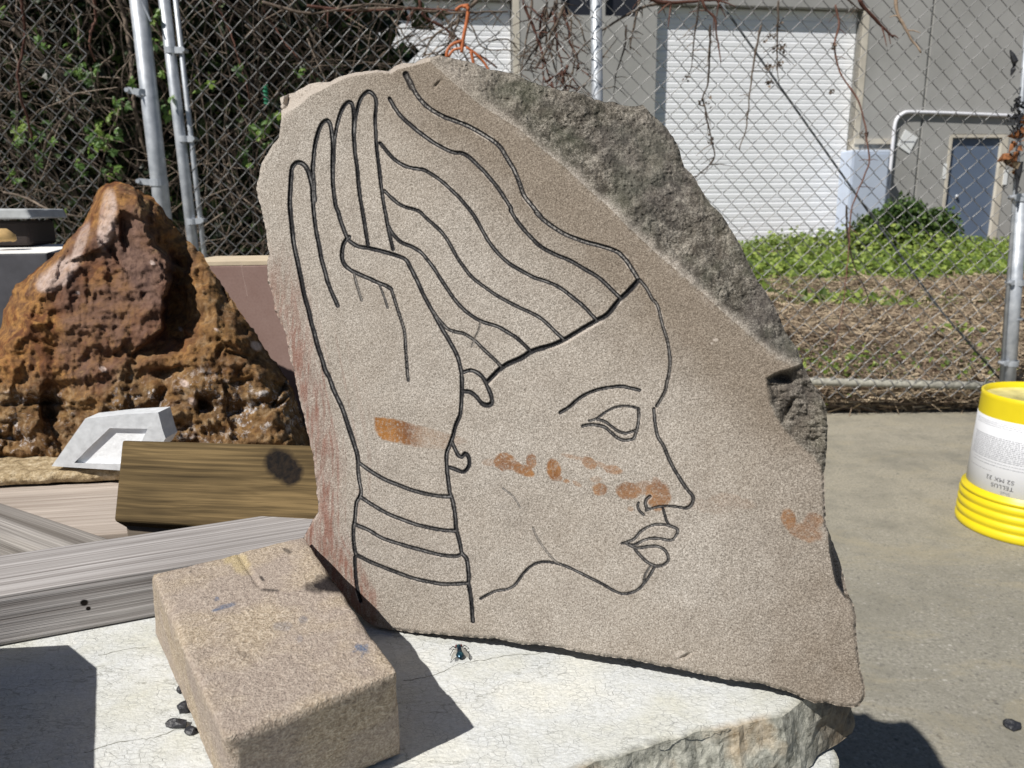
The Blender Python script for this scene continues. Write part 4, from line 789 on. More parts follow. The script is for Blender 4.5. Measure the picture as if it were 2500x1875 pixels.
for pts_, wd, iv, cv in GR: raster(pts_, wd*(.96 if wd > 8.6 else 1.1), min(1.0, iv*1.14) if .75 < iv < 1.0 else iv, cv)
raster(ZA([(1440,300),(1475,370),(1500,420)]), 15, .9, .1)
def look(G, x, y):
    u = np.clip(x-gx0, 0, gw-1.01); v = np.clip(y-gy0, 0, gh-1.01); i = u.astype(int); j = v.astype(int); fu, fv = u-i, v-j
    return G[j, i]*(1-fu)*(1-fv)+G[j, i+1]*fu*(1-fv)+G[j+1, i]*(1-fu)*fv+G[j+1, i+1]*fu*fv
BL = [(1040,141),(1110,205),(1174,257),(1266,314),(1325,366),(1380,409),(1434,461),(1488,507),(1529,550),(1610,626),(1700,702),(1747,746),(1808,800),(1863,847),(1903,876),(1935,896),(1960,905)]
FAC_POLY = BL+[(2100,950),(2100,100),(1100,80)]
BRK = [(1868,922),(1900,905),(1935,896),(1960,885),(2040,960),(2050,1042),(2040,1169),(2012,1175),(1985,1120),(1935,1080),(1902,1042),(1876,988)]
RGT = [(2014,1270),(2022,1300),(2024,1345),(2034,1400),(2040,1425),(2062,1460),(2100,1480),(2100,1300)]
TOPL = [(600,200),(688,290),(700,275),(725,262),(760,232),(800,212),(850,188),(920,176),(955,180),(970,170),(1050,150),(1050,60),(600,60)]
def stone_F(x, y, d, base):
    p = np.stack([x*.001, y*.001, x*0], -1); F = np.zeros_like(x)
    infac = in_poly(x, y, FAC_POLY); dl, _, _ = seg_near(x, y, BL, False); df = np.where(infac, dl, 0); soft = df-12*(1-np.exp(-df/12))
    F += soft/3800.0*.62+ np.where(infac, 1, 0)*sstep(0, 40, df)*(fbm(p, 12, 3, 31)*.0055+ridged(p, 60, 4, 34)*.0010+fbm(p, 200, 2, 35)*.0008)
    inb = in_poly(x, y, BRK); db, _, _ = seg_near(x, y, BRK); mb = np.where(inb, sstep(0, 12+26*np.clip((y-940)/80, 0, 1), db), 0)
    F += mb*(.0035+.0035*ridged(p, 22, 4, 41)+.0018*ridged(p, 60, 3, 42)+.009*np.exp(-((x-1912)/20)**2-((y-922)/13)**2)+.006*np.exp(-((x-1925+(y-1000)*.45)/7)**2)*sstep(960, 990, y)*sstep(1055, 1030, y))
    inr = in_poly(x, y, RGT); dr, _, _ = seg_near(x, y, RGT); F += np.where(inr, sstep(0, 5, dr)*.022, 0)
    int_ = in_poly(x, y, TOPL); dt, _, _ = seg_near(x, y, TOPL); F += np.where(int_, sstep(0, 10, dt)*(.004+dt*.00045+.0030*ridged(p, 40, 4, 51)+.0020*ridged(p, 110, 3, 52)), 0)
    # broken notch at the upper left corner
    F += .014*np.exp(-((x-705-(y-245)*-.2)/9)**2-((y-248)/22)**2)
    F += .0022*np.maximum(0, 1-d/9.0)**2*(1+.8*vnoise(p*140, 6))       # worn rim
    # undercut strip at the lower left
    F += .002*sstep(776, 760, x)*sstep(1270, 1300, y)
    g_ = look(Gd, x, y); gwd = look(Gw, x, y); F += (.00026*np.clip(gwd, 4, 12)*.55)*np.clip(1.15-g_**2*1.0, 0, 1)
    F += .00022*fbm(p, 260, 2, 61)+.0005*fbm(p, 18, 2, 62)
    F += .0028*np.exp(-((x-1672+(y-1602)*1.6)/7)**2-((y-1602)/7)**2)+.0025*np.exp(-(((x-900)-(y-1512)*2.3)/16)**2-((y-1512)/12)**2)
    F += .0018*np.exp(-(((x-1068)+(y-205)*.8)/4)**2-((y-205)/9)**2)
    return F
def ell(x, y, cx, cy, rx, ry, rot=0):
    c, s_ = math.cos(R_(rot)), math.sin(R_(rot)); u = (x-cx)*c+(y-cy)*s_; v = -(x-cx)*s_+(y-cy)*c; return (u/rx)**2+(v/ry)**2
def stone_attr(x, y, d, P, F):
    p = np.stack([x*.01, y*.01, x*0], -1); nz = fbm(p, 8, 3, 71)*.5; n2 = fbm(p, 2.2, 3, 72); g_ = look(Gd, x, y); ik = look(Gi, x, y); chv = look(Gc, x, y); wd = look(Gw, x, y)
    ink_ = np.clip(ik, 0, 1)*sstep(1.22, .95, g_+nz*.35)
    # ink is rubbed off in the middle of most lines
    mid = sstep(.45, .0, g_)*np.where(ik > 1.04, .15, .62)*np.clip(.75+n2*1.3, 0, 1); chips = sstep(.75, .1, g_)*np.clip(chv, 0, 1)*np.clip(.95+nz*2, 0, 1)
    # worn groove bottom and chipped lips, both with a lit highlight painted in
    rub_lit = sstep(.42, .12, np.abs(g_))*np.where(ik > 1.04, .15, .9)*np.clip(.55+n2*1.6, 0, 1); lip_lit = sstep(1.0, 1.15, g_)*sstep(1.7, 1.3, g_)*sstep(.05, .3, nz+.4*n2)*.8
    hal = np.where(ik > 1.1, 1, 0)*0
    # rust stains
    st = np.zeros_like(x); poly = ZE([(778,605),(960,625),(1250,700),(1600,800),(1640,850),(1440,925),(1200,905),(850,830),(780,735)]); ip = in_poly(x, y, poly); dp, _, _ = seg_near(x, y, poly)
    st = np.maximum(st, np.where(ip, sstep(0, 6, dp+nz*4)*np.clip(1.0-.75*sstep(985, 1045, x)+.15*n2, .12, 1), 0))
    for (cx, cy, rx, ry, ro, s_) in [(120,1020,85,72,0,.85),(200,1050,95,40,28,.75),(290,1100,92,45,20,.9),(360,1020,42,62,5,.8),(560,1090,62,98,-8,.95),(600,1170,40,26,0,.6),(675,1195,32,20,10,.65),(770,1220,44,18,30,.4),(735,980,115,16,14,.4),(880,1035,62,48,30,.65),(1095,1095,78,36,12,.62),(985,1050,70,20,25,.35),(970,1270,64,52,0,.75),(940,1180,50,25,0,.25),(1230,1285,110,75,5,.8),(1400,1260,150,60,0,.45),(1490,1330,110,120,0,.8),(1480,1230,45,60,0,.6),(1250,1445,28,22,0,.4),(2120,1370,150,60,5,.16),(-25,1030,60,30,0,.3)]:
        X_, Y_ = 1200+cx*.27125, 850+cy*.27125; e = ell(x, y, X_, Y_, rx*.29, ry*.29, ro); st = np.maximum(st, s_*sstep(1.25, .75, e+nz*.8+n2*.25))
    for (cx, cy, rx, ry, ro, s_) in [(1925,1268,19,28,-10,.72),(1985,1270,24,18,0,.55),(1965,1300,42,22,15,.5),(1740,1236,60,18,5,.1),(1810,1230,40,14,5,.12)]:
        st = np.maximum(st, s_*sstep(1.3, .6, ell(x, y, cx, cy, rx, ry, ro)+nz*.7+n2*.3))
    sut = sstep(1.3, .3, ell(x, y, 954, 1035, 12, 9))
    infac = in_poly(x, y, FAC_POLY); dl, _, _ = seg_near(x, y, BL, False); sd_ = np.where(infac, dl, -dl)
    fct = sstep(-8, 22, sd_+nz*26+n2*10)*np.where(y < 950, 1, 0); inb = in_poly(x, y, BRK); db, _, _ = seg_near(x, y, BRK); fct = np.maximum(fct, np.where(inb, sstep(0, 10, db+nz*8), 0)*.9)
    fct *= np.clip(.35+.65*sstep(1080, 1300, x)+n2*.3, 0, 1)
    xl_ = np.interp(y, [200, 440, 600, 900, 1100, 1300, 1450], [690, 626, 655, 720, 765, 770, 850]); redm = np.clip(sstep(540, 800, y)*sstep(95, 5, x-xl_+n2*14)*.95+.42*sstep(200, 40, x-xl_)*sstep(650, 900, y)*sstep(.1, .35, vnoise(np.stack([(x-xl_)*.16+y*.004, y*.002, x*0], -1), 73)), 0, 1)
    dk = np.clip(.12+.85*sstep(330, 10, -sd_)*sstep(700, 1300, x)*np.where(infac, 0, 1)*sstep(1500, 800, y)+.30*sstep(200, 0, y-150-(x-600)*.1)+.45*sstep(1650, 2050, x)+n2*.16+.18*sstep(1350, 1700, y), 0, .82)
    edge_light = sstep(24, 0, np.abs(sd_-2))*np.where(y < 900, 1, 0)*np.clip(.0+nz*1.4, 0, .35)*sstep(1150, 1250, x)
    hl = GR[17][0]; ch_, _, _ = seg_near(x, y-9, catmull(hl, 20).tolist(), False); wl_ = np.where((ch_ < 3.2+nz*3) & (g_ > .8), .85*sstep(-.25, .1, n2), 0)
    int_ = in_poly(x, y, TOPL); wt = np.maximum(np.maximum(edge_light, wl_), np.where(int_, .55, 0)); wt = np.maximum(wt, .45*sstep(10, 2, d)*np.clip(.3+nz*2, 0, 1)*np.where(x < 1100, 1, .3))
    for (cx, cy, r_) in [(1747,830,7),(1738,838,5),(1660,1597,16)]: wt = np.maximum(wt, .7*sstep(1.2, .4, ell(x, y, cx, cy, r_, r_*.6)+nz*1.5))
    return {'marks': np.stack([np.clip(ink_, 0, 1), np.clip(chips, 0, 1), np.clip(st+sut*.2, 0, 1), fct], -1), 'tint': np.stack([redm, np.clip(rub_lit, 0, 1), dk, np.clip(np.maximum(wt, lip_lit), 0, 1)], -1)}
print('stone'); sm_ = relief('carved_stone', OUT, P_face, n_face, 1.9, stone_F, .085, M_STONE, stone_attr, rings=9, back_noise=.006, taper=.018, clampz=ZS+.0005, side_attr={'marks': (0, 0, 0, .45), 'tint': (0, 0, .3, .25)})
so_ = link('carved_stone', sm_, M_STONE, None, True); tag(so_, 'large upright sandstone slab incised with a woman\'s profile and a raised hand', 'carved stone')
so_.data.shade_smooth() if hasattr(so_.data, 'shade_smooth') else None

# ---- rust rock
RO = [(-130,1165),(-125,1000),(-70,900),(-30,840),(0,805),(9,754),(25,725),(36,697),(72,671),(116,639),(145,613),(181,570),(203,545),(217,519),(228,490),(240,463),(262,448),(286,444),(325,456),(376,483),(409,527),(452,581),(495,621),(535,686),(579,751),(622,809),(658,867),(684,899),(702,921),(723,971),(745,1040),(770,1100),(770,1175),(400,1185),(100,1180)]
def rock_F(x, y, d, base):
    p = np.stack([x*.001, y*.001, x*0], -1); t = np.clip((1150-y)/700, 0, 1); F = .105*t**1.1+.055*np.maximum(0, 1-d/70)**2
    xr = np.interp(y, [440, 560, 640, 720, 800, 870], [318, 352, 392, 398, 392, 330])+26*fbm(p, 9, 4, 80)+8*ridged(p, 30, 2, 79); s_ = x-xr
    amp = np.interp(y, [450, 520, 600, 700, 770, 830, 900], [.004, .020, .040, .062, .050, .022, 0]); F += amp*sstep(-2, 16, s_)*np.exp(-(np.maximum(s_, 0)/95)**2)-amp*.25*np.exp(-(np.minimum(s_, 0)/60)**2)*(s_ < 0)
    xr2 = 300+(y-560)*.12+18*fbm(p, 12, 3, 78); s2 = x-xr2; a2 = .022*np.exp(-((y-570)/42)**2); F += a2*sstep(-2, 8, s2)*np.exp(-(np.maximum(s2, 0)/26)**2)
    xr3 = 95+20*fbm(p, 12, 3, 77); s3 = x-xr3; F += .034*np.exp(-((y-1000)/42)**2)*sstep(-2, 12, s3)*np.exp(-(np.maximum(s3, 0)/50)**2)
    xr4 = 470+20*fbm(p, 12, 3, 76); s4 = x-xr4; F += .024*np.exp(-((y-985)/24)**2)*sstep(-2, 10, s4)*np.exp(-(np.maximum(s4, 0)/50)**2)
    q3 = p.copy(); q3[:, 2] = F*1.0
    F += .012*fbm(p, 8, 3, 82)-.010*ridged(p, 7, 5, 81)-.0075*ridged(p+.02*fbm(p, 10, 2, 75)[:, None], 22, 5, 83)-.0035*ridged(p, 60, 3, 84)
    lay = y+14*np.sin(x*.017)+30*fbm(p, 6, 3, 74); F -= .0035*np.exp(-((lay-900)/12)**2)*sstep(-60, 120, x)*(.5+vnoise(p*14, 70)); F += .003*np.sin(lay*.09+3*fbm(p, 9, 2, 69))*sstep(600, 800, y)
    low = sstep(880, 990, lay); F += low*(.007*worley(p, 17, 3)-.004+.004*worley(p, 48, 4)); F += .0018*worley(p, 30, 8)*(1-low)
    # crisp fracture facets
    for k in range(60):
        r4 = np.random.default_rng(100+k); cx_, cy_ = r4.uniform(0, 700), r4.uniform(470, 1120); a_ = r4.uniform(0, 6.28); u_ = (x-cx_)*math.cos(a_)+(y-cy_)*math.sin(a_)+14*fbm(p, 14, 3, 200+k); v_ = -(x-cx_)*math.sin(a_)+(y-cy_)*math.cos(a_)
        w4 = r4.uniform(25, 75); F += .014*r4.uniform(.3, 1)*sstep(0, 5, u_)*np.exp(-np.maximum(u_, 0)/w4)*np.clip(1.4-np.abs(v_)/w4, 0, 1)
    return F+.03
def rock_attr(x, y, d, P, F):
    p = np.stack([x*.001, y*.001, x*0], -1); n1 = fbm(p, 9, 3, 91)
    z = np.clip(np.maximum(sstep(820, 1010, y+n1*160), .75*sstep(430, 520, x+n1*80)), 0, 1)*.7; g_ = np.clip(sstep(900, 1010, y+n1*90), 0, 1)*.75*sstep(-.25, .3, n1)
    wv = .8*sstep(1.4, .5, ell(x, y, 262, 535, 20, 75, 8)+n1)+.75*sstep(1.4, .5, ell(x, y, 150, 665, 62, 26, -38)+n1*1.2)+.55*sstep(1.4, .5, ell(x, y, 195, 600, 12, 60, 20)+n1)
    for (cx, cy, r_) in [(440, 803, 7), (252, 902, 8), (625, 845, 16), (372, 642, 7), (190, 715, 6), (528, 805, 5), (600, 740, 6), (450, 935, 14), (470, 980, 12)]: wv = np.maximum(wv, 1.0*sstep(1.3, .5, ell(x, y, cx, cy, r_, r_*.7, 35)+n1))
    pv = np.clip(.6*sstep(1.5, .4, ell(x, y, 290, 740, 150, 190, -8)+n1*1.6)+.45*sstep(1.5, .5, ell(x, y, 350, 620, 60, 130, -20)+n1), 0, 1)
    return {'marks': np.stack([z, g_, np.clip(wv, 0, 1), pv], -1)}
P_rock = np.array([0, .81, ZS]); n_rock = np.array([0, -1., 0])
rm = relief('rust_rock', RO, P_rock, n_rock, 3.6, rock_F, .16, M_RUST, rock_attr, rings=6, back_noise=.012, taper=.17, jitter=2.5, clampz=ZS-.036, tpow=.8)
tag(link('rust_rock', rm, M_RUST, None, True), 'large rust brown pointed boulder with white mineral veins and crystal pockets', 'rock')

# ---- generic broken slab
def rough_slab(name, outline, ztop, thick, mat, amp=.004, out=.0, seg=.004, rings=10, seed=3, smooth=True, brown=None):
    o_ = []; n = len(outline)
    for i in range(n):
        a = np.array(outline[i], float); b = np.array(outline[(i+1) % n], float); k = max(1, int(np.linalg.norm(b-a)/seg))
        for j in range(k): o_.append(a+(b-a)*j/k)
    o_ = np.array(o_); N_ = len(o_); tg = np.roll(o_, -1, 0)-np.roll(o_, 1, 0); area = np.sum(o_[:, 0]*np.roll(o_[:, 1], -1)-np.roll(o_[:, 0], -1)*o_[:, 1])
    nr = np.stack([tg[:, 1], -tg[:, 0]], -1)*(1 if area > 0 else -1); nr /= np.linalg.norm(nr, axis=1)[:, None]+1e-9
    bm = bmesh.new(); V = []; at = []
    base3 = np.column_stack([o_, np.full(N_, ztop)]); jit = fbm(base3, 120, 3, seed)[:, None]*nr*amp*.45
    rows = [np.column_stack([o_-nr*.005+jit, np.full(N_, ztop)])]; rowa = [0.0]
    for k in range(rings+1):
        t = k/rings; z_ = ztop-.0012-thick*t; q_ = np.column_stack([o_+nr*out*t, np.full(N_, z_)]); nz = (ridged(q_, 28, 4, seed+5)*.6+fbm(q_, 90, 3, seed+6)*.4)[:, None]; 
        q_[:, :2] += nr*nz*amp*min(1, .3+t*2)+jit*(1-t); q_[:, 2] += fbm(q_, 70, 2, seed+7)*amp*.4*(0 if k == 0 else 1); rows.append(q_); rowa.append(1.0)
    V = np.vstack(rows); R_n = len(rows); i = np.arange(N_); f = []
    for k in range(R_n-1): a = k*N_+i; b = k*N_+(i+1) % N_; f.append(np.stack([a, b, b+N_, a+N_], -1) if area < 0 else np.stack([a, a+N_, b+N_, b], -1))
    vs = [bm.verts.new(v) for v in rows[0]]; bm.faces.new(vs); bmesh.ops.triangulate(bm, faces=bm.faces[:]); bm.verts.index_update()
    tri = np.array([[v.index for v in fc.verts] for fc in bm.faces]); bm.free(); faces = f+[tri if area > 0 else tri]
    tb = tri[:, ::-1]+(R_n-1)*N_; faces.append(tb)
    A = np.zeros((len(V), 4)); A[:, 3] = 1; A[:, 0] = np.repeat(rowa, N_)
    if brown is not None: A[:, 1] = brown(V)*A[:, 0]
    me = np_mesh(name, V, faces, {'marks': A}); return me
sl_px = [(1963,1703),(1905,1742),(1800,1768),(1700,1787),(1560,1826),(1470,1856),(1380,1882),(1250,1925)]
sl = [tuple(at_z(np.array(float(a)), np.array(float(b)), ZS)[:2]) for a, b in sl_px]
sl = sl+[(-.02, .262), (-.22, .20), (-.42, .17), (-.62, .22), (-.66, .50), (-.40, .55), (0, .575), (.12, .52), (.195, .47), (.212, .432)]
def slab_brown(V): return sstep(.165, .20, V[:, 0]+.15*(V[:, 1]-.4))*sstep(.36, .39, V[:, 1])
sme = rough_slab('pale_stone_slab', sl, ZS, .040, M_SLAB, amp=.0065, out=.006, brown=slab_brown)
slab_o = link('pale_stone_slab', sme, M_SLAB)
M_CRK = simple('crack_dirt', (.22, .22, .19), .9)
for cpx in ([(985,1662),(1060,1648),(1120,1622),(1190,1610),(1240,1600),(1300,1597),(1330,1592)], [(205,1838),(290,1812),(380,1800),(430,1782),(500,1775)], [(1600,1822),(1660,1803),(1720,1790),(1780,1778)], [(240,1600),(310,1585),(365,1580)]):
    c = catmull(cpx, 5); n_c = len(c); w_c = .00028*(.4+np.abs(vnoise(np.stack([np.arange(n_c)*.3, np.zeros(n_c), np.zeros(n_c)], -1)))); pc = at_z(c[:, 0], c[:, 1]+2.0*vnoise(np.stack([np.arange(n_c)*.5, np.ones(n_c), np.zeros(n_c)], -1)), ZS+.00012)
    tc = np.gradient(pc, axis=0); nc = np.stack([-tc[:, 1], tc[:, 0], tc[:, 2]*0], -1); nc /= np.linalg.norm(nc, axis=1)[:, None]; vv = np.vstack([pc-nc*w_c[:, None], pc+nc*w_c[:, None]]); ii = np.arange(n_c-1)
    link('crack', np_mesh('crack', vv, np.stack([ii, ii+1, ii+1+n_c, ii+n_c], -1)), M_CRK, slab_o)
tag(slab_o, 'pale flaky limestone slab with a broken front edge under the carved stone', 'stone slab')
sl2 = [tuple(at_z(np.array(float(a)), np.array(float(b)), ZS-.043)[:2]) for a, b in ((2028,1808),(2046,1850),(2052,1900),(1900,1960),(1700,2000),(1400,2050))]+[(-.1, .22), (-.5, .20), (-.6, .5), (0, .56), (.19, .47)]
sme = rough_slab('lower_stone_slab', sl2, ZS-.043, .06, M_SLAB, amp=.005, out=.002, seed=33)
tag(link('lower_stone_slab', sme, M_SLAB), 'thick pale slab with orange stained edge, under the limestone slab', 'stone slab')
# supporting timber crib
crib = empty('timber_crib', (-.2, .4, 0), 'stacked rough timber crib carrying the stone slabs', 'timber stack')
for k in range(3):
    for s_ in range(3):
        b = MB(); zz = k*.152
        if k % 2 == 0: b.box((-.5, .27+s_*.10, zz), (.12, .35+s_*.10, zz+.148))
        else: b.box((-.48+s_*.25, .25, zz), (-.38+s_*.25, .56, zz+.148))
        bevel(b.build('timber', M_W5, crib), .005)
deck = empty('timber_deck', (-.8, 1, 0), 'rough timber deck carrying the rust brown boulder and boards', 'platform')
for k in range(9):
    b = MB(); b.box((-1.7, .585+k*.115, ZS-.062), (-.10, .585+k*.115+.105, ZS-.038)); bevel(b.build('board', M_W5, deck), .003)
for (x_, y_) in ((-1.6, .62), (-.22, .62), (-1.6, 1.5), (-.22, 1.5)):
    b = MB(); b.box((x_, y_, 0), (x_+.09, y_+.09, ZS-.064)); bevel(b.build('leg', M_W5, deck), .004)

# ---- rough box: the buff block
def rough_box(corners_top, corners_bot, N, rnd, amp, seed, attr_fn=None, chips=()):
    T = np.array(corners_top, float); B = np.array(corners_bot, float)
    u, v = np.meshgrid(np.linspace(0, 1, N), np.linspace(0, 1, N)); vid = {}; V = []; F_ = []; side = []
    def P(a, b, c):   # trilinear
        t = ((1-a)*(1-b))[..., None]*T[0]+(a*(1-b))[..., None]*T[1]+(a*b)[..., None]*T[2]+((1-a)*b)[..., None]*T[3]
        q_ = ((1-a)*(1-b))[..., None]*B[0]+(a*(1-b))[..., None]*B[1]+(a*b)[..., None]*B[2]+((1-a)*b)[..., None]*B[3]
        return t*c[..., None]+q_*(1-c[..., None])
    one, zero = np.ones_like(u), np.zeros_like(u)
    for fi, (a, b, c, flip) in enumerate([(u, v, one, 0), (u, v, zero, 1), (u, zero, v, 0), (u, one, v, 1), (zero, u, v, 1), (one, u, v, 0)]):
        # round the edges: pull parameters towards the centre near borders
        p = P(a, b, c); cen = (T.mean(0)+B.mean(0))/2
        ea = np.minimum(a, 1-a)*np.linalg.norm(T[1]-T[0]); eb = np.minimum(b, 1-b)*np.linalg.norm(T[3]-T[0]); ec = np.minimum(c, 1-c)*np.linalg.norm(T[0]-B[0])
        e = np.sort(np.stack([ea, eb, ec]), axis=0); near = e[1]; r = rnd*(1+.6*vnoise(p*60, seed+9)); k = np.clip(1-near/r, 0, 1)**2*r*.42
        dv = cen-p; dv /= np.linalg.norm(dv, axis=-1)[..., None]; p = p+dv*k[..., None]
        nz = fbm(p, 30, 4, seed)*amp+ridged(p, 110, 3, seed+3)*amp*.35
        p = p-dv*nz[..., None]; base = sum(len(x) for x in V); V.append(p.reshape(-1, 3)); i = np.arange(N-1)[:, None]*N+np.arange(N-1)[None]; i = i.ravel()+base
        F_.append(np.stack([i, i+1, i+N+1, i+N], -1)[:, ::(1 if not flip else -1)])
    V = np.vstack(V); key = np.round(V*2e5).astype(np.int64); _, first, inv = np.unique(key, axis=0, return_index=True, return_inverse=True); inv = inv.ravel()
    return V[first], inv[np.vstack(F_)]
HB = .0600
top = [(546,1808),(974,1642),(744,1316),(368,1398)]     # near left, near right, far right, far left
tp = [at_z(np.array(float(a)), np.array(float(b)), ZS+HB) for a, b in top]; tp[2] = tp[2]+[0, 0, .003]
_c = at_z(np.array(979.), np.array(1842.), ZS+.0005); _d = at_z(np.array(905.), np.array(1877.), ZS+.0005); _e = (_c-_d)/np.linalg.norm(_c-_d); bt = [_c-_e*np.linalg.norm(tp[1]-tp[0]), _c]
bt += [tp[2]*[1, 1, 0]+[.006, 0, ZS+.0005], at_z(np.array(378.), np.array(1548.), ZS+.0005)]
V, Fq = rough_box(tp, bt, 110, .0055, .0011, 5)
px_u = (V-CAM)@rR/((V-CAM)@rF)*F_PX+1250; px_v = 937.5-(V-CAM)@rU/((V-CAM)@rF)*F_PX; topm = sstep(ZS+HB-.012, ZS+HB-.004, V[:, 2]); n1 = fbm(V, 120, 3, 5)
V[:, 2] -= topm*.0011*np.exp(-(((px_u-600)-(px_v-1380)*.62)/6)**2)*sstep(1340, 1360, px_v)*sstep(1440, 1425, px_v)
A = np.zeros((len(V), 4)); A[:, 3] = 1
A[:, 3] = 1
for (cx, cy, rx, ry, ro, s_) in [(600,1600,26,6,20,.2),(800,1430,40,22,25,1),(770,1435,36,18,10,.75),(640,1413,9,4,50,.85),(662,1441,24,4,3,.8),(560,1358,5,3,0,.8),(465,1396,4,3,0,.7),(700,1344,12,5,30,.7)]: A[:, 0] = np.maximum(A[:, 0], s_*sstep(1.4, .4, ell(px_u, px_v, cx, cy, rx, ry, ro)+n1*1.3)*topm)
for (cx, cy, rx, ry, ro, s_) in [(548,1482,27,5,-18,.95),(530,1463,6,5,0,.9),(884,1583,17,9,20,1),(880,1582,26,3,-30,.8),(890,1590,3,18,30,.8),(740,1512,12,10,0,.45),(690,1530,25,12,0,.35),(732,1560,8,10,0,.3)]: A[:, 1] = np.maximum(A[:, 1], s_*sstep(1.4, .6, ell(px_u, px_v, cx, cy, rx, ry, ro)+n1*.9)*topm)
A[:, 2] = .9*sstep(1.5, .4, ell(px_u, px_v, 575, 1370, 40, 22, 30)+n1)*topm
pit = worley(np.stack([V[:, 0]+V[:, 2]*.7, V[:, 1]+V[:, 2]*.5, V[:, 2]*0], -1), 120, 5); cenb = V.mean(0); A[:, 0] = np.maximum(A[:, 0], .55*sstep(.93, .97, pit)*(vnoise(V*90, 8) > .25)); V[:, 2] -= .0007*sstep(.85, .97, pit)*(vnoise(V*90, 8) > .1)
me = np_mesh('buff_stone_block', V, Fq, {'marks': A}); tag(link('buff_stone_block', me, M_BUFF, None, True), 'small rough buff sandstone block with blue paint specks propping the carved stone', 'stone block')

# ---- timbers
def board(name, P_, mat_fn, label, bev=.002):
    """P_: 8 world corners, front face first (bottom left, bottom right, top right, top left), then the back ones; local x runs along the board"""
    P_ = [Vector(p) for p in P_]; xd_ = (P_[2]-P_[3]).normalized(); zd_ = P_[3]-P_[0]; M = frame(P_[0], xd_, zdir=zd_); Mi = M.inverted()
    v = [tuple(Mi @ p) for p in P_]; b = MB(); b.add(v, f4=[[0, 1, 2, 3], [5, 4, 7, 6], [3, 2, 6, 7], [0, 4, 5, 1], [1, 5, 6, 2], [0, 3, 7, 4]])
    q_ = b.build(name, mat_fn(M), None, matrix=M); tag(q_, label, 'wooden board'); return bevel(q_, bev, 3)
def loc(M, p): return tuple(M.inverted() @ Vector(p))
UPz = np.array([0, 0, 1.])
A0 = at_z(np.array(0.), np.array(1577.), ZS+.001); A1 = at_z(np.array(372.), np.array(1507.), ZS+.001); ad = (A1-A0)/np.linalg.norm(A1-A0); an = np.array([-ad[1], ad[0], 0]); HP = .0375
C0 = at_z(np.array(0.), np.array(1467.), ZS+HP); C1 = at_z(np.array(365.), np.array(1417.), ZS+HP); K0 = at_z(np.array(0.), np.array(1367.), ZS+HP); K1 = at_z(np.array(278.), np.array(1319.), ZS+HP)
wb = float((K0-C0)@an); fA, fB = A0-ad*.3, A0+ad*.50
kn1 = at_y(np.array(203.), np.array(1455.), float(A0[1]+.02))
def mw1(M):
    kk = Vector(fA)+Vector(ad)*(.3+float((kn1-A0)@ad)); kl = loc(M, kk+Vector((0, 0, .020)))
    return wood('weathered_grey_wood', (.22, .20, .19), (.58, .555, .545), grain=(1.5, 420, 420), ridges=.5, knots=[(kl[0], 0, .021, .0032), (kl[0]+.002, 0, .016, .002)], seed=1, warp=.004, dirt=.35)
board('grey_plank', [fA, fB, fB+UPz*HP, fA+UPz*HP]+[q_+an*wb for q_ in (fA, fB, fB+UPz*HP, fA+UPz*HP)], mw1, 'weathered grey timber batten lying across behind the buff stone block', .0018)
D_ = at_z(np.array(297.), np.array(1073.), ZS+.088); E_ = at_z(np.array(752.), np.array(1086.), ZS+.088); Ab = at_z(np.array(277.), np.array(1272.), ZS+.030); Bb = at_z(np.array(760.), np.array(1300.), ZS+.030)
D2 = D_+(E_-D_)*1.1; B2 = Ab+(Bb-Ab)*1.1; fn = np.cross(E_-D_, Ab-D_); fn /= np.linalg.norm(fn); fn = fn if fn[1] > 0 else -fn
kp = at_plane(np.array(680.), np.array(1128.), D_, -fn); kp2 = at_plane(np.array(712.), np.array(1160.), D_, -fn)
board('brown_board', [Ab, B2, D2, D_]+[q_+fn*.038 for q_ in (Ab, B2, D2, D_)], lambda M: wood('treated_brown_wood', (.045, .030, .012), (.20, .138, .062), grain=(5, 240, 240), knots=[(*loc(M, kp), .017), (*loc(M, kp2), .0135), (*loc(M, (kp+kp2)/2), .015)], ridges=.3, seed=4, dirt=.75, warp=.012), 'treated brown board with a dark cracked knot, tilted behind the grey batten', .0028)
xb = (E_-D_)/np.linalg.norm(E_-D_); sb_ = Ab+fn*.012; nb2 = np.array([-xb[1], xb[0], 0]); q0 = sb_+xb*.004; q0[2] = ZS-.037; q1 = q0+xb*.42
board('prop_timber', [q0, q1, q1+UPz*.060, q0+UPz*.060]+[q_+nb2*.05 for q_ in (q0, q1, q1+UPz*.060, q0+UPz*.060)], lambda M: M_W5, 'short dark timber propping up the tilted brown board')
B0 = at_z(np.array(0.), np.array(1190.), ZS); B1 = at_z(np.array(290.), np.array(1174.), ZS); bdv = (B1-B0)/np.linalg.norm(B1-B0); bn = np.array([bdv[1], -bdv[0], 0]); L0, L1 = B0-bdv*.35, B0+bdv*.36
f0, f1 = L0+bn*.15, L1+bn*.15; f0 = f0*[1, 1, 0]+[0, 0, ZS-.037]; f1 = f1*[1, 1, 0]+[0, 0, ZS-.037]
board('pinkish_plank', [f0, f1, f1+UPz*.037, f0+UPz*.037]+[q_-bn*.15 for q_ in (f0, f1, f1+UPz*.037, f0+UPz*.037)], lambda M: wood('pink_grey_wood', (.30, .25, .21), (.56, .49, .43), grain=(2.5, 220, 220), ridges=.3, seed=7, dirt=.2, warp=.010), 'pale pinkish plank lying flat under the yellow stone ledge')
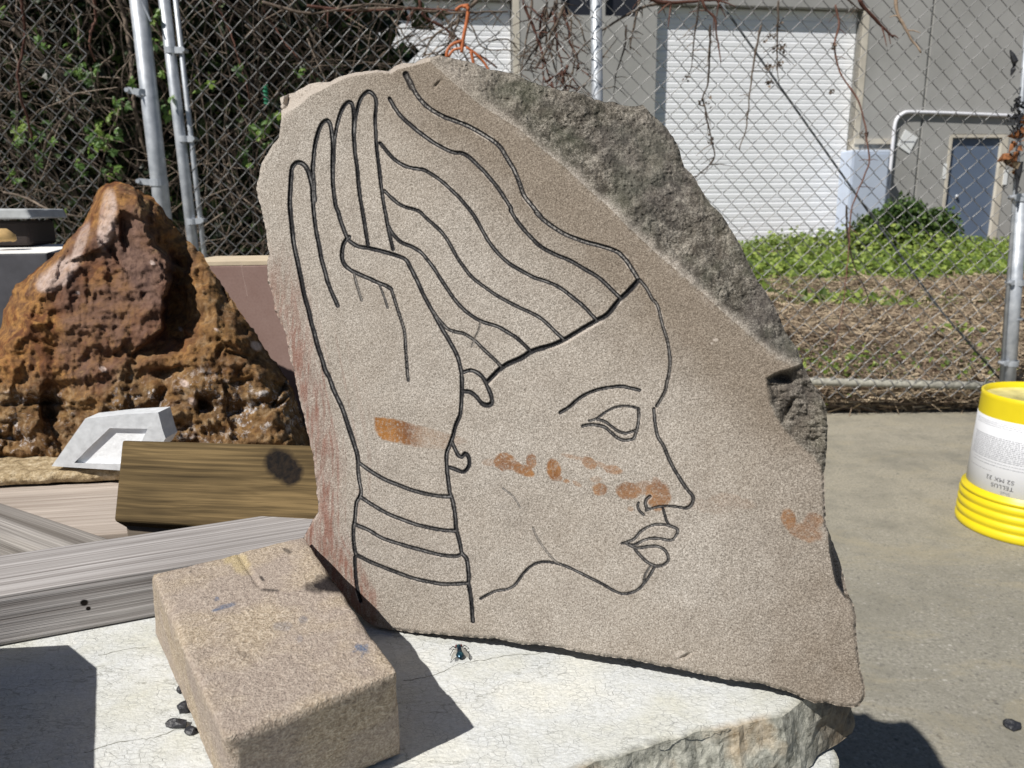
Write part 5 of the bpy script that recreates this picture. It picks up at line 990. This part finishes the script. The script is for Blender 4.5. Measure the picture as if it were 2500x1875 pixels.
G0 = at_z(np.array(0.), np.array(1226.), ZS+.024); G1 = at_z(np.array(280.), np.array(1319.), ZS+.024); G2 = at_z(np.array(0.), np.array(1305.), ZS+.024); dg = G1-G0; dg /= np.linalg.norm(dg); wv_ = G2-G0; wd_ = np.linalg.norm(wv_-dg*(wv_@dg)); s_g = np.array([dg[1], -dg[0], 0])
t0, t1 = G0-dg*.35+s_g*wd_, G1+dg*.03+s_g*wd_; dn = UPz*.0235
board('ridged_grey_plank', [t0-dn, t1-dn, t1, t0]+[q_-s_g*wd_ for q_ in (t0-dn, t1-dn, t1, t0)], lambda M: wood('ridged_grey_wood', (.13, .115, .10), (.46, .43, .40), grain=(1.0, 150, 150), ridges=1, seed=9, warp=.003), 'ridged grey decking plank running diagonally in at the left edge')
# ledge stone
Lf = [at_z(np.array(a), np.array(b), ZS+.003) for a, b in ((-160., 1196.), (420., 1168.))]
lt = [Lf[0]+[0, 0, .013], Lf[1]+[0, 0, .013], Lf[1]+[0, .13, .016], Lf[0]+[0, .13, .016]]; lb = [Lf[0], Lf[1], Lf[1]+[0, .13, 0], Lf[0]+[0, .13, 0]]
V, Fq = rough_box(lt, lb, 90, .010, .0035, 15); tag(link('yellow_stone_ledge', np_mesh('yellow_stone_ledge', V, Fq), M_LEDGE, None, True), 'thin rough yellow stone slab lying on the pinkish plank', 'stone slab')
# marble tablet
zb = ZS+.022; mt_ = [at_z(np.array(float(a)), np.array(float(b)), z_) for a, b, z_ in ((126,1138,zb),(318,1150,zb-.002),(404,1070,zb+.028),(386,1007,zb+.058),(208,1022,zb+.056))]
P_m = mt_[0]; n_m = np.cross(mt_[1]-mt_[0], mt_[4]-mt_[0]); n_m /= np.linalg.norm(n_m); n_m *= 1 if n_m[1] < 0 else -1
def onm(x, y, dpt=0.): return at_plane(np.array(float(x)), np.array(float(y)), P_m, n_m, dpt)
outer = [(126,1138),(318,1150),(392,1090),(404,1070),(397,1050),(386,1007),(300,1012),(208,1022),(180,1062)]; inner = [(181,1130),(305,1132),(340,1090),(360,1047),(300,1046),(268,1045),(215,1095)]
mar = empty('marble_tablet', onm(250, 1080), 'white marble offcut with a cut rectangular recess leaning on the rust boulder', 'stone tablet')
bm = bmesh.new(); ov = [bm.verts.new(onm(*p)) for p in outer]; iv = [bm.verts.new(onm(*p)) for p in inner]; ob = [bm.verts.new(onm(*p)-n_m*.022) for p in outer]; id_ = [bm.verts.new(onm(x_, y_, .0048)+np.array([.0006, 0, 0])) for x_, y_ in inner]
e1 = [bm.edges.new((ov[i], ov[(i+1) % len(ov)])) for i in range(len(ov))]; e2 = [bm.edges.new((iv[i], iv[(i+1) % len(iv)])) for i in range(len(iv))]
bmesh.ops.triangle_fill(bm, use_beauty=True, edges=e1+e2)
for i in range(len(ov)): j = (i+1) % len(ov); bm.faces.new((ov[i], ov[j], ob[j], ob[i]))
for i in range(len(iv)): j = (i+1) % len(iv); bm.faces.new((iv[i], iv[j], id_[j], id_[i]))
bm.faces.new(ob[::-1]); bmesh.ops.recalc_face_normals(bm, faces=bm.faces[:]); me = bpy.data.meshes.new('tablet'); bm.to_mesh(me); bm.free(); link('tablet', me, M_MARBLE, mar)
b = MB(); vv = np.array([onm(x_, y_, .0044) for x_, y_ in inner]); b.add(np.vstack([vv, vv.mean(0)[None]]), f3=[[i, (i+1) % len(inner), len(inner)] for i in range(len(inner))]); b.build('recess', M_MARBLE_IN, mar)
# red block
rt = float(at_y(np.array(600.), np.array(638.), 1.18)[2]); xl_, xr_ = float(at_y(np.array(430.), np.array(638.), 1.18)[0]), float(at_y(np.array(830.), np.array(638.), 1.18)[0])
red = empty('red_sandstone_block', (xl_, 1.18, ZS), 'reddish sandstone block with a cream sawn top and a faint engraved flower', 'stone block')
b = MB(); b.box((xl_, 1.18, ZS-.037), (xr_, 1.34, rt-.006)); bevel(b.build('block', M_RED, red), .002)
b = MB(); b.box((xl_, 1.18, rt-.0058), (xr_, 1.34, rt)); b.build('sawn_top', M_CREAM, red)
eng = MB()
for pts_, r_ in [([(592,640),(596,670),(603,700),(608,725)], .0062), ([(606,716),(618,706),(632,705)], .0045), ([(585,760),(610,764),(640,757),(658,740),(655,722)], .0028), ([(560,660),(580,690),(592,715),(600,735)], .002), ([(615,735),(605,745),(592,752)], .0025)]:
    c = catmull(pts_, 4); eng.tube(at_y(c[:, 0], c[:, 1], 1.1805+r_*.9), r_, 6)
eng.build('engraved_flower', simple('pale_engraving', (.48, .37, .33), .9, var=.2, scale=80), red, True)
# grey block with white sawn top at far left
gt = float(at_y(np.array(60.), np.array(613.), 1.0)[2]); gxr = float(at_y(np.array(113.), np.array(613.), 1.0)[0])
gb = empty('grey_stone_block', (gxr-.3, 1.0, ZS), 'dark grey stone block with a white sawn top at the left edge', 'stone block')
b = MB(); b.box((gxr-.5, 1.0, ZS-.037), (gxr, 1.16, gt-.003)); bevel(b.build('block', M_SLATE, gb), .002)
M = Matrix.Identity(4); b = MB(); v = [(gxr-.5, 1.0, gt-.0028), (gxr, 1.0, gt-.0028), (gxr-.012, 1.07, gt+.001), (gxr-.045, 1.12, gt+.004), (gxr-.5, 1.16, gt+.004)]; v = v+[(a, c, gt-.0032) for a, c, _ in v]
b.add(v, f3=[], f4=[[0, 1, 6, 5], [1, 2, 7, 6], [2, 3, 8, 7], [3, 4, 9, 8], [0, 1, 2, 3], [0, 3, 4, 4]][:5]); b.add([v[0], v[3], v[4]], f3=[[0, 1, 2]]); b.build('sawn_top', M_WHITECUT, gb)
st_ = float(at_y(np.array(30.), np.array(503.), 1.06)[2]); sx = float(at_y(np.array(66.), np.array(510.), 1.06)[0])
sv = rough_box([(sx-.2, 1.06, st_), (sx, 1.06, st_-.004), (sx, 1.15, st_-.004), (sx-.2, 1.15, st_)], [(sx-.2, 1.06, st_-.019), (sx+.004, 1.06, st_-.017), (sx+.004, 1.15, st_-.017), (sx-.2, 1.15, st_-.019)], 40, .004, .001, 3)
tag(link('light_stone_offcut', np_mesh('light_stone_offcut', *sv), M_GREY_ST, None, True), 'light grey stone offcut raised above the white topped block at left edge', 'stone offcut')
b = MB(); b.box((sx-.2, 1.075, gt+.0045), (sx-.012, 1.14, st_-.0195)); tag(bevel(b.build('dark_spacer_block', simple('dark_spacer', (.03, .022, .02), .7), None), .004), 'dark spacer block between the light offcut and the white topped block', 'block')
b = MB(); b.tube(at_y(np.array([-30., 0, 15, 30, 36]), np.array([582., 574, 574, 580, 588]), 1.04), [.008, .009, .009, .006, .003], 8); tag(b.build('curved_bark_piece', simple('tan_bark', (.45, .30, .13), .8, var=.3, scale=60), None, True), 'small tan curved wood piece lying on the white topped block', 'wood piece')
# off-frame offcut on the slab whose shadow falls in at the left
Ap = np.array([-.273, .4425])-np.array([.755, .656])*.09/math.tan(SUN_EL); e1_ = np.array([-.70, .56]); e2_ = np.array([.40, -.78])
pA, pB, pC = Ap, Ap+e1_*.05, Ap+e2_*.22; pts_ = [pC, pC+np.array([-.34, -.03]), pB+np.array([-.30, -.02]), pB, pA]
sme = rough_slab('thick_stone_offcut', [tuple(p) for p in pts_], ZS+.0905, .0885, M_SLAB, amp=.0006, out=0, seed=50, rings=6); tag(link('thick_stone_offcut', sme, M_GREY_ST), 'thick stone offcut just beyond the left edge, casting its shadow on the slab', 'stone offcut')

# ---- black chips
def chipstone(name, px, z, size, lab, grp=None, seed=0, flat=.5, rot=0.0):
    P = at_z(np.array(float(px[0])), np.array(float(px[1])), z); bm = bmesh.new(); bmesh.ops.create_icosphere(bm, subdivisions=2, radius=1)
    r2 = np.random.default_rng(seed)
    for v in bm.verts:
        n_ = np.array(v.co); k = 1+.35*float(vnoise((n_*1.6+seed*3.1)[None], seed)[0])
        v.co = Vector((n_[0]*size[0]*k, n_[1]*size[1]*k, n_[2]*size[2]*k))
        v.co.z = max(v.co.z, -size[2]*.5)
    me = bpy.data.meshes.new(name); bm.to_mesh(me); bm.free(); M = Matrix.Rotation(rot, 4, 'Z'); M.translation = Vector((P[0], P[1], z+size[2]*.5))
    return tag(link(name, me, M_BLACKCHIP, None, False, M), lab, 'stone chip', grp)
chipstone('black_stone_chip', (432, 1772), ZS, (.0066, .0036, .003), 'largest pointed black chip, left of the buff block', 'black chips beside the buff block', 1, rot=-.25)
chipstone('black_stone_chip', (452, 1737), ZS, (.0040, .0034, .004), 'square black chip just above the largest black chip', 'black chips beside the buff block', 2, rot=.2)
chipstone('black_stone_chip', (468, 1788), ZS, (.0044, .0030, .0026), 'flat black chip nearest the camera, tucked against the buff block', 'black chips beside the buff block', 3, rot=-.5)
chipstone('black_stone_chip', (441, 1688), ZS, (.0020, .0028, .0026), 'smallest black chip, highest along the left side of the buff block', 'black chips beside the buff block', 4)
chipstone('black_stone_chip', (2470, 1775), 0, (.014, .012, .008), 'dark grey stone chip lying alone on the concrete at lower right', None, 6)

# ---- fly
FP = at_z(np.array(1122.), np.array(1600.), ZS); fl = empty('fly', FP, 'bluebottle fly resting on the pale slab below the carved stone', 'fly')
FM = Matrix.Translation(Vector(FP)) @ Matrix.Rotation(R_(8), 4, 'Z') @ Matrix.Scale(1.3, 4)
prof = [(-.0052, .0004, .0017), (-.0046, .0011, .0018), (-.003, .0019, .0020), (-.0012, .0019, .0023), (-.0003, .0012, .0025), (.0004, .0016, .0027), (.0016, .0019, .0028), (.0029, .0014, .0027), (.0033, .0008, .0026), (.0037, .0013, .0024), (.0046, .0015, .0023), (.0054, .0009, .0022), (.0056, .0002, .0022)]
b = MB(); n = 14; th = np.arange(n)/n*2*math.pi; v = np.array([(r_*math.cos(t)*1.08, y_, z_+r_*math.sin(t)*.85) for (y_, r_, z_) in prof for t in th]); k = len(prof); i = np.arange(k-1)[:, None]*n; j = np.arange(n)[None]; j2 = (j+1) % n
b.add(v, f4=np.stack([i+j, i+j2, i+n+j2, i+n+j], -1).reshape(-1, 4)); b.build('body', M_FLY, fl, True, FM)
b = MB()
for s_ in (-1, 1): b.ell((s_*.0012, .0046, .0024), (.0007, .0009, .0010), 10, 6)
b.build('eyes', simple('fly_eye', (.12, .02, .015), .3), fl, True, FM)
for s_ in (-1, 1):
    b = MB(); v = [(s_*.0010, .0014, .0040), (s_*.0024, -.0002, .0039), (s_*.0046, -.0040, .0026), (s_*.0044, -.0062, .0022), (s_*.0030, -.0060, .0024), (s_*.0012, -.0022, .0036)]; b.add(v, f3=[[0, 1, 5], [1, 2, 5], [2, 4, 5], [2, 3, 4]]); b.build('wing', M_WING, fl, False, FM)
    for (y0, y1, yy) in ((.0028, .0050, .0062), (.0012, .0010, .0004), (-.0002, -.0034, -.0058)):
        b = MB(); b.tube([(s_*.001, y0, .0022), (s_*.0030, (y0+y1)/2, .0031), (s_*.0040, y1, .0014), (s_*.0050, yy, .0002)], [.0003, .00024, .00018, .00012], 5); b.build('leg', M_FLYLEG, fl, False, FM)

# ================================================================== YELLOW PAIL
BKC = at_z(np.array(2495.), np.array(1282.), 0); pail = empty('yellow_pail', BKC, 'upturned yellow plastic pail with a white printed label on the concrete', 'bucket')
TM = Matrix.Translation(Vector(BKC)); PH = .372; RB, RT = .152, .137
def lathe(prof, n=96):
    b = MB(); th = np.arange(n)/n*2*math.pi; v = np.array([(r_*math.cos(t), r_*math.sin(t), z_) for (r_, z_) in prof for t in th]); k = len(prof); i = np.arange(k-1)[:, None]*n; j = np.arange(n)[None]; j2 = (j+1) % n
    b.add(v, f4=np.stack([i+j, i+j2, i+n+j2, i+n+j], -1).reshape(-1, 4)); return b
rb = lambda z_: RB-.004+(RT-RB)*(z_/PH)
prof = [(RB-.006, .0), (RB+.004, .0), (RB+.007, .003)]
for k in range(4):
    z0_ = .006+k*.024; prof += [(RB+.0085-k*.001, z0_+.002), (RB+.0085-k*.001, z0_+.013), (RB+.004-k*.001, z0_+.017), (RB+.0035-k*.001, z0_+.021)]
prof += [(RB+.0075-.004, .101), (RB+.006-.004, .108), (rb(.110), .1115), (rb(.2), .2), (rb(.36), .36), (RT-.003, PH-.002), (RT-.006, PH), (RT-.010, PH-.001), (RT-.011, PH-.016)]
b = lathe(prof); b.build('body', M_YEL, pail, True, TM)
b = lathe([(RT-.011, PH-.016), (RT-.02, PH-.018), (.05, PH-.017), (.048, PH-.020), (.0005, PH-.020)]); b.build('base_disc', M_BASE, pail, True, TM)
LB0, LB1 = .118, .312; b = lathe([(rb(LB0)+.0002, LB0), (rb(LB0)+.0009, LB0+.0006), (rb(LB1)+.0009, LB1-.0006), (rb(LB1)+.0002, LB1)]); b.build('label', M_LBL, pail, True, TM)
camang = math.atan2(-BKC[1], -BKC[0])    # direction from the pail to the viewer
def wrap_text(txt, size, ang, z_, mat, upside=True, name='lettering', sx=1.0):
    cu = bpy.data.curves.new(name, 'FONT'); cu.body = txt; cu.size = size; cu.align_x = 'CENTER'; cu.space_character = 1.05; t = bpy.data.objects.new(name, cu); C.objects.link(t)
    bpy.context.view_layer.update(); me = bpy.data.meshes.new_from_object(t.evaluated_get(bpy.context.evaluated_depsgraph_get())); bpy.data.objects.remove(t); bpy.data.curves.remove(cu)
    bm = bmesh.new(); bm.from_mesh(me); bmesh.ops.subdivide_edges(bm, edges=[e for e in bm.edges if e.calc_length() > size*.25], cuts=2)
    for v in bm.verts:
        X_, Y_ = v.co.x*sx, v.co.y
        if upside: X_, Y_ = -X_, -Y_
        zz = z_+Y_; r_ = rb(zz)+.0013; a = ang+X_/r_; v.co = Vector((r_*math.cos(a), r_*math.sin(a), zz))
    bm.to_mesh(me); bm.free(); link(name, me, mat, pail, False, TM)
A_T = camang-.42
wrap_text('S2 MX 32', .0155, A_T-.03, .1625, M_INK, sx=1.1); wrap_text('TELLUS', .0150, A_T+.03, .1450, M_INK, sx=1.1); wrap_text('Shell', .0120, A_T+.10, .1290, M_INK2)
def rows(z0, z1, n, a0, a1, hgt, mat, seed):
    r3 = np.random.default_rng(seed); b = MB()
    for k in range(n):
        zz = z0+(z1-z0)*k/max(1, n-1); a = a0+r3.uniform(0, .05); 
        while a < a1:
            L = r3.uniform(.015, .07); e = min(a+L, a1); th = np.linspace(a, e, max(2, int((e-a)/.03)+2)); r_ = rb(zz)+.0012
            v = [(r_*math.cos(t), r_*math.sin(t), zz+s_) for s_ in (-hgt/2, hgt/2) for t in th]; m_ = len(th); b.add(v, f4=[[q_, q_+1, m_+q_+1, m_+q_] for q_ in range(m_-1)]); a = e+r3.uniform(.006, .02)
    return b.build('fine_print', mat, pail, False, TM)
A0_, A1_ = camang-1.25, camang+.9
rows(.292, .302, 3, A0_, A1_, .0011, M_INK2, 1); rows(.206, .264, 13, A0_, A1_, .0018, M_INK2, 2); rows(.190, .198, 2, A0_+.1, A1_, .0013, M_INK2, 3); rows(.278, .284, 2, camang-.15, A1_, .0022, M_INK2, 4); rows(.174, .174, 1, A0_, camang-.6, .0010, M_INK2, 5)
print('tris', sum(len(m.loop_triangles) if not m.calc_loop_triangles() else 0 for m in bpy.data.meshes))
